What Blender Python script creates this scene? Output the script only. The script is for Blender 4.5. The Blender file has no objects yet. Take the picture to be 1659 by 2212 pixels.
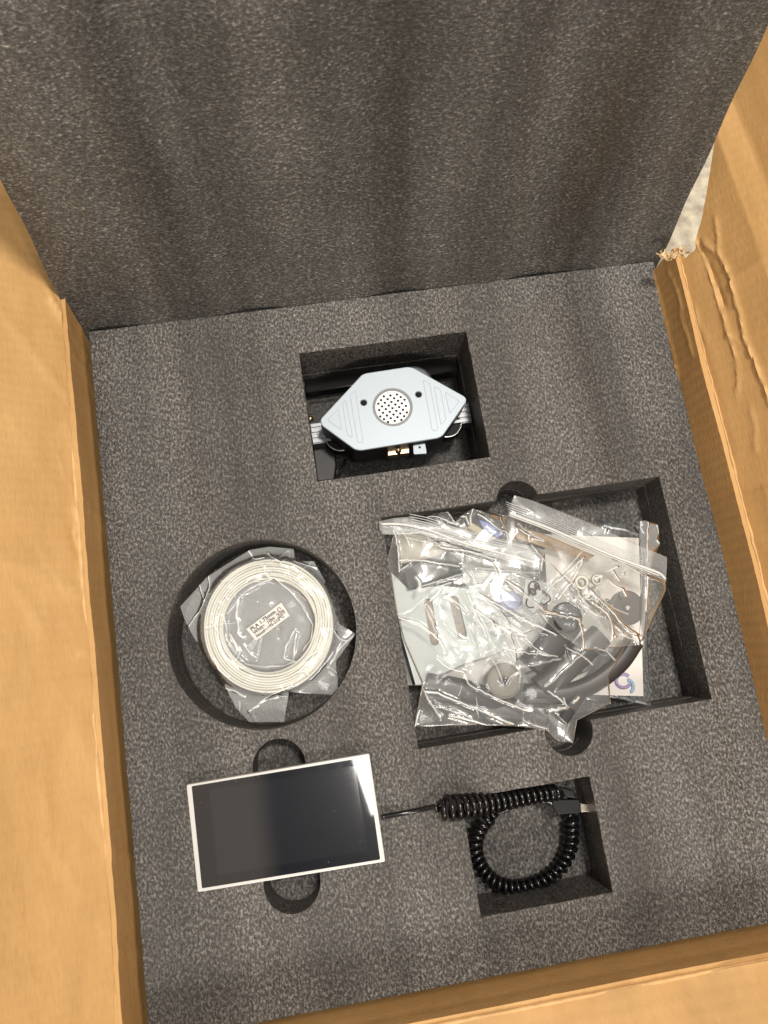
import bpy, bmesh, math, random
import numpy as np
from mathutils import Vector, Matrix
S = bpy.context.scene
COL = S.collection
rnd = random.Random(7)
# ------------------------------------------------------------------ camera
# pixel frame used for measuring: 1659 x 2212
FPX = 1550.0
CX, CY = 829.5, 1106.0
RC = np.array([[0.9869206467007768, -0.15591105261966612, 0.04098024873945034],
               [-0.145199215435208, -0.9701574362295616, -0.1941950997463213],
               [0.07003445546814487, 0.1857048534624535, -0.9801065668833002]])
CP = np.array([0.1536182606153739, 0.20603486807098242, 0.48799283460279663])
cam = bpy.data.cameras.new('camera'); camo = bpy.data.objects.new('camera', cam); COL.objects.link(camo)
cam.sensor_fit = 'VERTICAL'; cam.sensor_height = 36; cam.lens = FPX / 2212 * 36
cam.clip_start = 0.01; cam.clip_end = 50
m = Matrix([[RC[0][0], -RC[1][0], -RC[2][0], CP[0]], [RC[0][1], -RC[1][1], -RC[2][1], CP[1]],
            [RC[0][2], -RC[1][2], -RC[2][2], CP[2]], [0, 0, 0, 1]])
camo.matrix_world = m
cam.dof.use_dof = True; cam.dof.focus_distance = 0.49; cam.dof.aperture_fstop = 14.0
S.camera = camo
S.render.resolution_x = 768; S.render.resolution_y = 1024
# ------------------------------------------------------------------ world (dim room, with colour bands shaped for the screen's reflection)
W = bpy.data.worlds.new('World'); S.world = W; W.use_nodes = True
nt = W.node_tree; nt.nodes.clear()
wo = nt.nodes.new('ShaderNodeOutputWorld'); bg = nt.nodes.new('ShaderNodeBackground')
nt.links.new(bg.outputs[0], wo.inputs[0])
tc = nt.nodes.new('ShaderNodeTexCoord'); sp = nt.nodes.new('ShaderNodeSeparateXYZ'); nt.links.new(tc.outputs['Generated'], sp.inputs[0])
dx = nt.nodes.new('ShaderNodeMath'); dx.operation = 'MULTIPLY_ADD'; dx.inputs[1].default_value = 2.2; dx.inputs[2].default_value = 0.78
nt.links.new(sp.outputs[0], dx.inputs[0])
wr = nt.nodes.new('ShaderNodeValToRGB'); nt.links.new(dx.outputs[0], wr.inputs[0])
wr.color_ramp.elements[0].position = 0.44; wr.color_ramp.elements[0].color = (0.84, 0.72, 0.62, 1)
wr.color_ramp.elements[1].position = 0.50; wr.color_ramp.elements[1].color = (0.06, 0.09, 0.145, 1)
e = wr.color_ramp.elements.new(0.72); e.color = (0.12, 0.13, 0.16, 1)
e = wr.color_ramp.elements.new(1.0); e.color = (0.62, 0.56, 0.50, 1)
nt.links.new(wr.outputs[0], bg.inputs[0]); bg.inputs[1].default_value = 0.52
# ------------------------------------------------------------------ lamps of the room and an added front fill
def area(name, loc, tgt, sx, sy, power, col):
    l = bpy.data.lights.new(name, 'AREA'); l.shape = 'RECTANGLE'; l.size = sx; l.size_y = sy; l.energy = power; l.color = col
    o = bpy.data.objects.new(name, l); COL.objects.link(o); o.location = loc
    o.rotation_euler = (Vector(tgt) - Vector(loc)).to_track_quat('-Z', 'Y').to_euler(); return o
area('ceiling_lamp', (0.52, 0.66, 2.0), (0.2, 0.2, 0), 0.24, 0.24, 33, (1.0, 0.93, 0.84))
area('ceiling_panel', (0.30, -0.14, 2.1), (0.25, 0.1, 0), 0.40, 0.30, 7.5, (1.0, 0.96, 0.91))
area('front_fill', (0.10, -1.5, 1.35), (0.2, 0.4, 0), 0.45, 0.45, 27, (1.0, 0.92, 0.82))  # unseen fill added in front to brighten the upright foam sheet
S.view_settings.view_transform = 'Standard'; S.view_settings.look = 'None'; S.view_settings.exposure = 0; S.view_settings.gamma = 1
S.cycles.transparent_max_bounces = 32; S.cycles.max_bounces = 8
S.cycles.sample_clamp_indirect = 6

# ------------------------------------------------------------------ helpers
def at(x, y, z=0.0):
    d = RC.T @ np.array([(x - CX) / FPX, (y - CY) / FPX, 1.0]); k = (z - CP[2]) / d[2]
    return CP + k * d
def atv(px, z=0.0):            # array of pixels -> world xyz
    px = np.asarray(px, float); d = np.concatenate([(px - [CX, CY]) / FPX, np.ones(px.shape[:-1] + (1,))], -1) @ RC
    k = (z - CP[2]) / d[..., 2:3]; return CP + k * d
def onplane(px, p0, n):
    px = np.asarray(px, float); d = np.concatenate([(px - [CX, CY]) / FPX, np.ones(px.shape[:-1] + (1,))], -1) @ RC
    k = ((p0 - CP) @ n) / (d @ n); return CP + k[..., None] * d
def zm(x0, y0, s):             # measuring frames of enlarged crops
    return lambda *pts: [(x0 + s * a, y0 + s * b) for a, b in pts]
zH = zm(630.9, 702.2, .26454); zF = zm(329.2, 1130.1, .28109); zG = zm(795.5, 1014.9, .46297)
zA = zm(811.9, 1042.4, .23148); zB = zm(1097.2, 1042.4, .23148); zC = zm(811.9, 1316.7, .23148); zD = zm(1097.2, 1316.7, .23148)
zS = zm(384.0, 1580.0, .29762); zK = zm(877.8, 1645.8, .28109); zR = zm(1316.7, 493.7, .372); zL = zm(0, 1097.0, .5036)

def tag(o, label=None, cat=None, group=None, kind=None):
    if label: o['label'] = label
    if cat: o['category'] = cat
    if group: o['group'] = group
    if kind: o['kind'] = kind
    return o
def empty(name, loc, label, cat, group=None):
    o = bpy.data.objects.new(name, None); COL.objects.link(o); o.location = loc; o.empty_display_size = .01
    return tag(o, label, cat, group)
def link(name, me, mat, parent=None, smooth=False):
    o = bpy.data.objects.new(name, me); COL.objects.link(o)
    if mat: me.materials.append(mat)
    if smooth: me.polygons.foreach_set('use_smooth', [True] * len(me.polygons))
    if parent:
        o.parent = parent; o.matrix_parent_inverse = Matrix.Translation(parent.location).inverted()
    return o
def mesh_from(name, V, F, mat, parent=None, smooth=False):
    me = bpy.data.meshes.new(name); me.from_pydata([tuple(v) for v in V], [], [tuple(f) for f in F]); me.update()
    return link(name, me, mat, parent, smooth)
def bevel_mod(o, w, seg=2):
    b = o.modifiers.new('bevel', 'BEVEL'); b.width = w; b.segments = seg; b.limit_method = 'ANGLE'; b.angle_limit = math.radians(35)
    return o
def prism(name, pts3, depth, mat, parent=None, bev=0, seg=2, smooth=False, flare=0.0):
    """polygon pts3 (world, top face) extruded straight down by depth"""
    n = len(pts3); V = [tuple(p) for p in pts3]; c = np.mean(np.array(pts3), 0)
    V += [(c[0] + (p[0] - c[0]) * (1 + flare), c[1] + (p[1] - c[1]) * (1 + flare), p[2] - depth) for p in pts3]
    F = [list(range(n)), list(range(2 * n - 1, n - 1, -1))] + [[i, i + n, (i + 1) % n + n, (i + 1) % n] for i in range(n)]
    me = bpy.data.meshes.new(name); me.from_pydata(V, [], F)
    b = bmesh.new(); b.from_mesh(me); bmesh.ops.recalc_face_normals(b, faces=b.faces); b.to_mesh(me); b.free()
    o = link(name, me, mat, parent, smooth)
    if bev: bevel_mod(o, bev, seg)
    return o
def pprism(name, px, z, depth, mat, parent=None, **k):
    return prism(name, [at(x, y, z) for x, y in px], depth, mat, parent, **k)
def tube(name, P, r, mat, parent=None, sides=8, closed=False):
    P = [np.array(p, float) for p in P]; n = len(P); V = []; F = []
    rr = r if hasattr(r, '__len__') else [r] * n
    T = []
    for i in range(n):
        a = P[i - 1] if (i > 0 or closed) else P[i]; b = P[(i + 1) % n] if (i < n - 1 or closed) else P[i]
        t = b - a; T.append(t / (np.linalg.norm(t) + 1e-12))
    up = np.array([0, 0, 1.0])
    if abs(T[0] @ up) > .95: up = np.array([1.0, 0, 0])
    nrm = up - (up @ T[0]) * T[0]; nrm /= np.linalg.norm(nrm)
    for i in range(n):
        nrm = nrm - (nrm @ T[i]) * T[i]; nrm /= np.linalg.norm(nrm); bn = np.cross(T[i], nrm)
        for k in range(sides):
            a = 2 * math.pi * k / sides; V.append(P[i] + rr[i] * (math.cos(a) * nrm + math.sin(a) * bn))
    m_ = n if closed else n - 1
    for i in range(m_):
        j = (i + 1) % n
        for k in range(sides): F.append([i * sides + k, i * sides + (k + 1) % sides, j * sides + (k + 1) % sides, j * sides + k])
    if not closed:
        F.append(list(range(sides - 1, -1, -1))); F.append([(n - 1) * sides + k for k in range(sides)])
    return mesh_from(name, V, F, mat, parent, True)
def disc(name, c, r, h, mat, parent=None, n=48, bev=0, rin=0, smooth=False):
    """disc (or ring when rin>0) with top at c, height h"""
    V = []; F = []
    for z in (c[2], c[2] - h):
        for k in range(n):
            a = 2 * math.pi * k / n; V.append((c[0] + r * math.cos(a), c[1] + r * math.sin(a), z))
    if rin:
        for z in (c[2], c[2] - h):
            for k in range(n):
                a = 2 * math.pi * k / n; V.append((c[0] + rin * math.cos(a), c[1] + rin * math.sin(a), z))
        for k in range(n):
            j = (k + 1) % n
            F += [[k, k + n, j + n, j], [2 * n + j, 3 * n + j, 3 * n + k, 2 * n + k], [k, j, 2 * n + j, 2 * n + k], [n + j, n + k, 3 * n + k, 3 * n + j]]
    else:
        F = [list(range(n)), list(range(2 * n - 1, n - 1, -1))] + [[k, k + n, (k + 1) % n + n, (k + 1) % n] for k in range(n)]
    o = mesh_from(name, V, F, mat, parent, False)
    if bev: bevel_mod(o, bev)
    return o
def resample(P, n):
    P = np.asarray(P, float); d = np.r_[0, np.cumsum(np.linalg.norm(np.diff(P, axis=0), axis=1))]
    t = np.linspace(0, d[-1], n); return np.stack([np.interp(t, d, P[:, i]) for i in range(P.shape[1])], 1)
def smooth_path(P, n):
    """Catmull-Rom through points, then equal steps"""
    P = np.asarray(P, float); Q = []
    E_ = np.vstack([2 * P[0] - P[1], P, 2 * P[-1] - P[-2]])
    for i in range(1, len(E_) - 2):
        p0, p1, p2, p3 = E_[i - 1:i + 3]
        for t in np.linspace(0, 1, 24, endpoint=False):
            Q.append(.5 * ((2 * p1) + (-p0 + p2) * t + (2 * p0 - 5 * p1 + 4 * p2 - p3) * t * t + (-p0 + 3 * p1 - 3 * p2 + p3) * t ** 3))
    Q.append(P[-1]); return resample(np.array(Q), n)

# ------------------------------------------------------------------ materials
def mat(name):
    m_ = bpy.data.materials.new(name); m_.use_nodes = True; nt = m_.node_tree; nt.nodes.clear()
    o = nt.nodes.new('ShaderNodeOutputMaterial'); return m_, nt, o
def N(nt, t, **k):
    n = nt.nodes.new(t)
    for a, b in k.items():
        if a in n.inputs: n.inputs[a].default_value = b
        else: setattr(n, a, b)
    return n
def coords(nt, scale=(1, 1, 1), rot=(0, 0, 0)):
    t = N(nt, 'ShaderNodeTexCoord'); mp = N(nt, 'ShaderNodeMapping'); mp.inputs['Scale'].default_value = scale; mp.inputs['Rotation'].default_value = rot
    nt.links.new(t.outputs['Object'], mp.inputs[0]); return mp.outputs[0]
def ramp(nt, src, stops):
    r = N(nt, 'ShaderNodeValToRGB'); els = r.color_ramp.elements
    while len(els) < len(stops): els.new(.5)
    for e_, (p, c) in zip(els, stops): e_.position = p; e_.color = (*c, 1) if len(c) == 3 else c
    nt.links.new(src, r.inputs[0]); return r.outputs[0]
def simple(name, col, rough=.5, metal=0.0, spec=.5, noise=0.0, nscale=300, bump=0.0, bscale=800, coat=0.0):
    m_, nt, o = mat(name); b = N(nt, 'ShaderNodeBsdfPrincipled', Roughness=rough, Metallic=metal)
    b.inputs['Specular IOR Level'].default_value = spec; b.inputs['Base Color'].default_value = (*col, 1); b.inputs['Coat Weight'].default_value = coat
    nt.links.new(b.outputs[0], o.inputs[0]); co = coords(nt)
    if noise:
        n = N(nt, 'ShaderNodeTexNoise', Scale=nscale, Detail=4.0); nt.links.new(co, n.inputs[0])
        nt.links.new(ramp(nt, n.outputs[0], [(.3, tuple(c * (1 - noise) for c in col)), (.7, tuple(min(1, c * (1 + noise)) for c in col))]), b.inputs['Base Color'])
    if bump:
        n2 = N(nt, 'ShaderNodeTexNoise', Scale=bscale, Detail=3.0); nt.links.new(co, n2.inputs[0])
        bp = N(nt, 'ShaderNodeBump', Strength=1.0, Distance=bump); nt.links.new(n2.outputs[0], bp.inputs['Height']); nt.links.new(bp.outputs[0], b.inputs['Normal'])
    return m_
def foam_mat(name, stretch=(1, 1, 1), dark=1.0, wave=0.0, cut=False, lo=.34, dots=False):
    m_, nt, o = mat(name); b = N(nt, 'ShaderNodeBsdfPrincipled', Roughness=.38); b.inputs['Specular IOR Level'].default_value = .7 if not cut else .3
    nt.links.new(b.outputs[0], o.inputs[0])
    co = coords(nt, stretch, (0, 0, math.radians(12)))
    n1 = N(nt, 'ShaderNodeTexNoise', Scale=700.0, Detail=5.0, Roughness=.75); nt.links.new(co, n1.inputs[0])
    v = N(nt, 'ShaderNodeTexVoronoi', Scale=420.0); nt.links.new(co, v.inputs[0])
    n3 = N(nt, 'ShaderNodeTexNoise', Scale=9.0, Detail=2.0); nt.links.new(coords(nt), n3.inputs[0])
    c = ramp(nt, n1.outputs[0], [(.34, tuple(dark * q for q in (.018, .018, .018))), (.52, tuple(dark * q for q in (.064, .063, .060))), (.62, tuple(dark * q for q in (.17, .163, .15))), (.72, tuple(dark * q for q in (.55, .53, .49)))] if dots else [(.35, tuple(dark * q for q in (.006, .006, .006))), (.5, tuple(dark * q for q in (.060, .056, .052))), (.66, tuple(dark * q for q in (.285, .272, .252)))])  # mottled cell tone; the brightest flecks paint specular glints into the colour
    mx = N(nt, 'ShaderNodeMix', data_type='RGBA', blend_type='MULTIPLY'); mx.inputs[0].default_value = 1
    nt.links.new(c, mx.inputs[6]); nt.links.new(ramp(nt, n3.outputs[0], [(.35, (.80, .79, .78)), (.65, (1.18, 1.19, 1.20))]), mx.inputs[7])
    st = N(nt, 'ShaderNodeTexNoise', Scale=1.0, Detail=2.0); nt.links.new(coords(nt, (21, 1.6, 1.6), (0, 0, .03)), st.inputs[0])  # lengthwise bands: light streaks painted into the foam colour
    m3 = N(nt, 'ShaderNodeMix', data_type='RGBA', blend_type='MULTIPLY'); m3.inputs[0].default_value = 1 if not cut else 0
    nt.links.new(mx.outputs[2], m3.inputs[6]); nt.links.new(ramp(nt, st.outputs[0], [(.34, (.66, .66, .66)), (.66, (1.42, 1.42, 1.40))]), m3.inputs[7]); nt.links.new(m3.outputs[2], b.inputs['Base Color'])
    ad = N(nt, 'ShaderNodeMath', operation='MULTIPLY_ADD'); nt.links.new(v.outputs['Distance'], ad.inputs[0]); ad.inputs[1].default_value = -.15; nt.links.new(n1.outputs[0], ad.inputs[2])
    bp = N(nt, 'ShaderNodeBump', Strength=1.0, Distance=.0009 if not cut else .0006); nt.links.new(ad.outputs[0], bp.inputs['Height'])
    last = bp
    if wave:
        wv = N(nt, 'ShaderNodeTexNoise', Scale=1.0, Detail=1.0); nt.links.new(coords(nt, (16, 1.2, 1.2)), wv.inputs[0])
        b2 = N(nt, 'ShaderNodeBump', Strength=1.0, Distance=wave); nt.links.new(wv.outputs[0], b2.inputs['Height']); nt.links.new(bp.outputs[0], b2.inputs['Normal']); last = b2
        rr = N(nt, 'ShaderNodeMapRange'); rr.inputs[1].default_value = .3; rr.inputs[2].default_value = .7; rr.inputs[3].default_value = .55; rr.inputs[4].default_value = .26
        nt.links.new(wv.outputs[0], rr.inputs[0]); nt.links.new(rr.outputs[0], b.inputs['Roughness'])
    nt.links.new(last.outputs[0], b.inputs['Normal']); return m_
def film_mat(name, tint=(.975, .98, .975), haze=.052, rough=.06, bump=.00008, spec=1.0, white=(.80, .84, .85)):
    m_, nt, o = mat(name); co = coords(nt)
    tr = N(nt, 'ShaderNodeBsdfTransparent'); tr.inputs[0].default_value = (*tint, 1)
    df = N(nt, 'ShaderNodeBsdfDiffuse'); df.inputs[0].default_value = (*white, 1)
    g1 = N(nt, 'ShaderNodeBsdfGlossy'); g1.inputs['Roughness'].default_value = rough; g2 = N(nt, 'ShaderNodeBsdfGlossy'); g2.inputs['Roughness'].default_value = .26
    gl = N(nt, 'ShaderNodeMixShader'); gl.inputs[0].default_value = .6; nt.links.new(g1.outputs[0], gl.inputs[1]); nt.links.new(g2.outputs[0], gl.inputs[2])
    n1 = N(nt, 'ShaderNodeTexNoise', Scale=120.0, Detail=2.0); nt.links.new(co, n1.inputs[0])
    bp = N(nt, 'ShaderNodeBump', Strength=1.0, Distance=bump); nt.links.new(n1.outputs[0], bp.inputs['Height'])
    for s_ in (g1, g2, df): nt.links.new(bp.outputs[0], s_.inputs['Normal'])
    at_ = N(nt, 'ShaderNodeAttribute'); at_.attribute_name = 'haze'
    fr = N(nt, 'ShaderNodeFresnel'); fr.inputs[0].default_value = 1.5; nt.links.new(bp.outputs[0], fr.inputs['Normal'])
    m1 = N(nt, 'ShaderNodeMixShader'); fx = N(nt, 'ShaderNodeMath', operation='MULTIPLY_ADD', use_clamp=True)
    nt.links.new(at_.outputs['Fac'], fx.inputs[0]); fx.inputs[1].default_value = 1.0; fx.inputs[2].default_value = haze
    nt.links.new(fx.outputs[0], m1.inputs[0]); nt.links.new(tr.outputs[0], m1.inputs[1]); nt.links.new(df.outputs[0], m1.inputs[2])
    m2 = N(nt, 'ShaderNodeMixShader'); fm = N(nt, 'ShaderNodeMath', operation='MULTIPLY', use_clamp=True); fm.inputs[1].default_value = 1.05 * spec
    nt.links.new(fr.outputs[0], fm.inputs[0]); nt.links.new(fm.outputs[0], m2.inputs[0]); nt.links.new(m1.outputs[0], m2.inputs[1]); nt.links.new(gl.outputs[0], m2.inputs[2])
    nt.links.new(m2.outputs[0], o.inputs[0]); return m_
def card_mat(name):
    m_, nt, o = mat(name); b = N(nt, 'ShaderNodeBsdfPrincipled', Roughness=.62); b.inputs['Specular IOR Level'].default_value = .35
    nt.links.new(b.outputs[0], o.inputs[0])
    n1 = N(nt, 'ShaderNodeTexNoise', Scale=14.0, Detail=9.0, Roughness=.78); nt.links.new(coords(nt, (1, .35, 1)), n1.inputs[0])
    at_ = N(nt, 'ShaderNodeAttribute'); at_.attribute_name = 'haze'
    c = ramp(nt, n1.outputs[0], [(.3, (.42, .245, .09)), (.5, (.52, .305, .115)), (.7, (.60, .365, .15))])
    mx = N(nt, 'ShaderNodeMix', data_type='RGBA'); nt.links.new(at_.outputs['Fac'], mx.inputs[0]); nt.links.new(c, mx.inputs[6]); mx.inputs[7].default_value = (.70, .45, .20, 1)
    nt.links.new(mx.outputs[2], b.inputs['Base Color'])
    w = N(nt, 'ShaderNodeTexWave', Scale=44.0, Distortion=1.2); w.inputs['Detail'].default_value = 2; w.bands_direction = 'Y'; nt.links.new(coords(nt), w.inputs[0])
    n2 = N(nt, 'ShaderNodeTexNoise', Scale=500.0, Detail=3.0); nt.links.new(coords(nt, (1, .3, 1)), n2.inputs[0])
    b1 = N(nt, 'ShaderNodeBump', Strength=1.0, Distance=.00010); nt.links.new(w.outputs['Fac'], b1.inputs['Height'])
    b2 = N(nt, 'ShaderNodeBump', Strength=1.0, Distance=.00025); nt.links.new(n2.outputs[0], b2.inputs['Height']); nt.links.new(b1.outputs[0], b2.inputs['Normal'])
    nt.links.new(b2.outputs[0], b.inputs['Normal']); return m_

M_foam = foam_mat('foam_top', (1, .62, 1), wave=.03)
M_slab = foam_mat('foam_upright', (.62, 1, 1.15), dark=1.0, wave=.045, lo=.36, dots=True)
M_cut = foam_mat('foam_cut', dark=.92, cut=True)
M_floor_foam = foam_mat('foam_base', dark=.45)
M_card = card_mat('kraft_cardboard')
M_film = film_mat('clear_film'); M_film2 = film_mat('zip_film', haze=.12); M_filmc = film_mat('coil_film', haze=.10, rough=.12, tint=(.95, .96, .96))
M_filmb = film_mat('bluish_film', tint=(.72, .80, .84), haze=.05)
M_silver = simple('silver_plate', (.38, .44, .49), .44, 0.2, .35, bump=.00003, bscale=2500)
M_black = simple('black_plastic', (.010, .010, .011), .42, spec=.35)
M_pit = simple('black_recess', (.004, .004, .004), .9)
M_blackmat = simple('matt_black_plastic', (.009, .009, .010), .6, spec=.25)
M_chrome = simple('bare_steel', (.62, .61, .58), .28, 1.0, noise=.1, nscale=200)
M_alu = simple('extruded_aluminium', (.26, .27, .29), .45, .9)
M_brass = simple('brass', (.40, .31, .19), .35, 1.0)
M_white = simple('white_plastic', (.80, .79, .75), .4)
M_ivory = simple('ivory_filament', (.80, .785, .70), .35)
M_grille = simple('white_grille', (.78, .79, .80), .4)
M_bluegrey = simple('blue_grey_plastic', (.045, .055, .075), .4)
M_paper = simple('white_paper', (.70, .68, .65), .7, noise=.04, nscale=60)
M_beige = simple('beige_card', (.62, .55, .42), .7, noise=.06, nscale=60)
M_tan = simple('tan_strip', (.36, .25, .15), .5, noise=.25, nscale=120)
M_pale = simple('pale_metal_plate', (.47, .51, .505), .45, .1, noise=.05, nscale=50)
M_slate = simple('slate_pad', (.028, .031, .035), .6)
M_blue = simple('blue_plastic', (.015, .05, .32), .35)
M_ink = simple('print_ink', (.09, .08, .08), .6)
M_arc = simple('charcoal_plastic', (.022, .019, .018), .42, noise=.15, nscale=40)
M_darkarc = simple('dark_plastic', (.010, .009, .009), .42)
M_disc = simple('brown_grey_disc', (.075, .066, .058), .5)
M_disc2 = simple('olive_grey_disc', (.17, .158, .13), .5)
M_carpet = simple('carpet', (.80, .71, .56), .95, noise=.30, nscale=90, bump=.004, bscale=180)
M_cord = simple('glossy_cord', (.006, .006, .007), .22, spec=.6)
M_purple = simple('purple_ink', (.34, .28, .48), .6); M_cyan = simple('blue_ink', (.30, .45, .60), .6)

# ------------------------------------------------------------------ floor under the box
floor = mesh_from('floor', [(-3, -3, -.2), (3, -3, -.2), (3, 3, -.2), (-3, 3, -.2)], [(0, 1, 2, 3)], M_carpet); tag(floor, kind='structure')

# ------------------------------------------------------------------ foam tray
FW, FH = .42, .46
def xy(px): p = at(*px); return p[:2]
R_head = (.3472 * FW, .6410 * FW, .7105 * FH, .9195 * FH)
R_bag = (.4430 * FW, .9205 * FW, .3030 * FH, .6410 * FH)
R_cord = (.4960 * FW, .7000 * FW, .0728 * FH, .2270 * FH)
def rect(r): x0, x1, y0, y1 = r; return [(x0, y0), (x1, y0), (x1, y1), (x0, y1)]
def arc(c, r, a0, a1, n=24): return [(c[0] + r * math.cos(a0 + (a1 - a0) * i / n), c[1] + r * math.sin(a0 + (a1 - a0) * i / n)) for i in range(n + 1)]
cA = (xy((360, 1400)) + xy((772, 1350))) / 2
cB = (xy((566, 1168)) + xy((566, 1574))) / 2
RCO = (np.linalg.norm(xy((360, 1400)) - xy((772, 1350))) + np.linalg.norm(xy((566, 1168)) - xy((566, 1574)))) / 4
CCO = np.array([cA[0], cB[1]])
def bag_outline():
    x0, x1, y0, y1 = R_bag; P = [(x0, y0)]
    c = xy((1229, 1578)); r = .0160; h = math.sqrt(max(0, r * r - (y0 - c[1]) ** 2)); a = math.atan2(y0 - c[1], -h)
    P += arc(c, r, a if a > 0 else a + 2 * math.pi, 2 * math.pi + math.atan2(y0 - c[1], h))
    P += [(x1, y0), (x1, y1)]
    c = xy((1119, 1084)); r = .0152; h = math.sqrt(max(0, r * r - (y1 - c[1]) ** 2))
    P += arc(c, r, math.atan2(y1 - c[1], h), math.atan2(y1 - c[1], -h) if math.atan2(y1 - c[1], -h) > 0 else math.atan2(y1 - c[1], -h) + 2 * math.pi)
    P += [(x0, y1)]; return P
def slot():
    a = xy((603, 1655)); b = xy((631, 1908)); r = .0170
    d = (a - b); an = math.atan2(d[1], d[0])
    return arc(a, r, an - math.pi / 2, an + math.pi / 2) + arc(b, r * 1.04, an + math.pi / 2, an + 3 * math.pi / 2)
H_head, H_bag, H_cord, H_slot, H_coil = rect(R_head), bag_outline(), rect(R_cord), slot(), arc(CCO, RCO, 0, 2 * math.pi, 96)[:-1]
def shrink(P, d):
    c = np.mean(np.array(P), 0); return [tuple(c + (np.array(p) - c) * (1 - d / max(1e-6, np.linalg.norm(np.array(p) - c)))) for p in P]
def foam_layer(name, ztop, th, holes, parent, off=0.0):
    cu = bpy.data.curves.new(name, 'CURVE'); cu.dimensions = '2D'; cu.fill_mode = 'BOTH'; cu.extrude = th / 2 - .0004; cu.bevel_depth = .0004; cu.bevel_resolution = 1; cu.offset = -.0004
    for P in [[(-.0005, -.001), (FW + .0005, -.001), (FW + .001, FH), (-.0005, FH)]] + holes:
        if P is not holes and len(P) < 6:      # subdivide straight edges a little and roughen them
            Q = []
            for i in range(len(P)):
                a = np.array(P[i]); b = np.array(P[(i + 1) % len(P)]); k = max(2, int(np.linalg.norm(b - a) / .006))
                for j in range(k): Q.append(tuple(a + (b - a) * j / k + (np.array([rnd.uniform(-1, 1), rnd.uniform(-1, 1)]) * .00022 if j else 0)))
            P = Q
        s = cu.splines.new('POLY'); s.points.add(len(P) - 1); s.use_cyclic_u = True
        for q, p in zip(s.points, P): q.co = (p[0] + off, p[1], 0, 1)
    tmp = bpy.data.objects.new('tmp', cu); COL.objects.link(tmp); dg = bpy.context.evaluated_depsgraph_get(); dg.update()
    me = bpy.data.meshes.new_from_object(tmp.evaluated_get(dg)); bpy.data.objects.remove(tmp)
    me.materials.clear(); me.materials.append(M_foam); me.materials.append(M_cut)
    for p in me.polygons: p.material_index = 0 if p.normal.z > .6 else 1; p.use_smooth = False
    o = link(name, me, None, parent); o.location = (0, 0, ztop - th / 2); o.matrix_parent_inverse = Matrix.Identity(4)
    return o
tray = empty('foam_tray', (0, 0, 0), 'flat dark grey foam tray with cut out pockets lying in the cardboard box', 'foam tray')
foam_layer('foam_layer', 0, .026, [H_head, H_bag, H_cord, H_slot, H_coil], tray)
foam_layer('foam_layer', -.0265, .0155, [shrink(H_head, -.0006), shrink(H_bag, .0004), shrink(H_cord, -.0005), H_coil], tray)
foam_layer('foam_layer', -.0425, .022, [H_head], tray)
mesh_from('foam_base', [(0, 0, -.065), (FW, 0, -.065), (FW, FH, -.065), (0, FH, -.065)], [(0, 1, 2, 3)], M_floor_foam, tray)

# upright foam sheet leaning back on the far side
LE = math.radians(15)
def slabpt(x, s, t): # s along the lean, t thickness backwards
    return (x, FH + .0015 + s * math.sin(LE) + t * math.cos(LE), s * math.cos(LE) - t * math.sin(LE) + .0005)
V = []; F = []; nu, ns = 120, 40
for t in (0, .03):
    for j in range(ns + 1):
        for i in range(nu + 1):
            s = -.03 + .32 * j / ns; xl = -.0095 + .007 * min(1, max(0, s) / .14) ; x = xl + (.4272 - xl) * i / nu
            ed = .0006 * math.sin(s * 90) if i in (0, nu) else 0
            tt = t + min(1, max(0, (.4272 - x) / .06)) * (.0022 * math.sin(x * 58 + 1 + .6 * math.sin(s * 9)) + .0009 * math.sin(x * 121 + s * 3) if t == 0 else 0)
            V.append(slabpt(x + ed, s + (.0008 * math.sin(x * 60) + rnd.uniform(-.0003, .0003) if j == 0 else 0), tt))
K = (nu + 1) * (ns + 1)
for j in range(ns):
    for i in range(nu):
        a = j * (nu + 1) + i; F.append((a, a + 1, a + nu + 2, a + nu + 1)); F.append((K + a, K + a + nu + 1, K + a + nu + 2, K + a + 1))
for j in range(ns):
    a = j * (nu + 1); F.append((a, a + nu + 1, K + a + nu + 1, K + a)); a += nu; F.append((a, K + a, K + a + nu + 1, a + nu + 1))
for i in range(nu):
    F.append((i, K + i, K + i + 1, i + 1)); a = ns * (nu + 1) + i; F.append((a, a + 1, K + a + 1, K + a))
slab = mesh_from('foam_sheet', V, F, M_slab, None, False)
for p in slab.data.polygons: p.use_smooth = True
slab.data.set_sharp_from_angle(angle=math.radians(40))
tag(slab, 'large dark grey foam sheet standing upright at the far side of the box', 'foam sheet')

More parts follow.
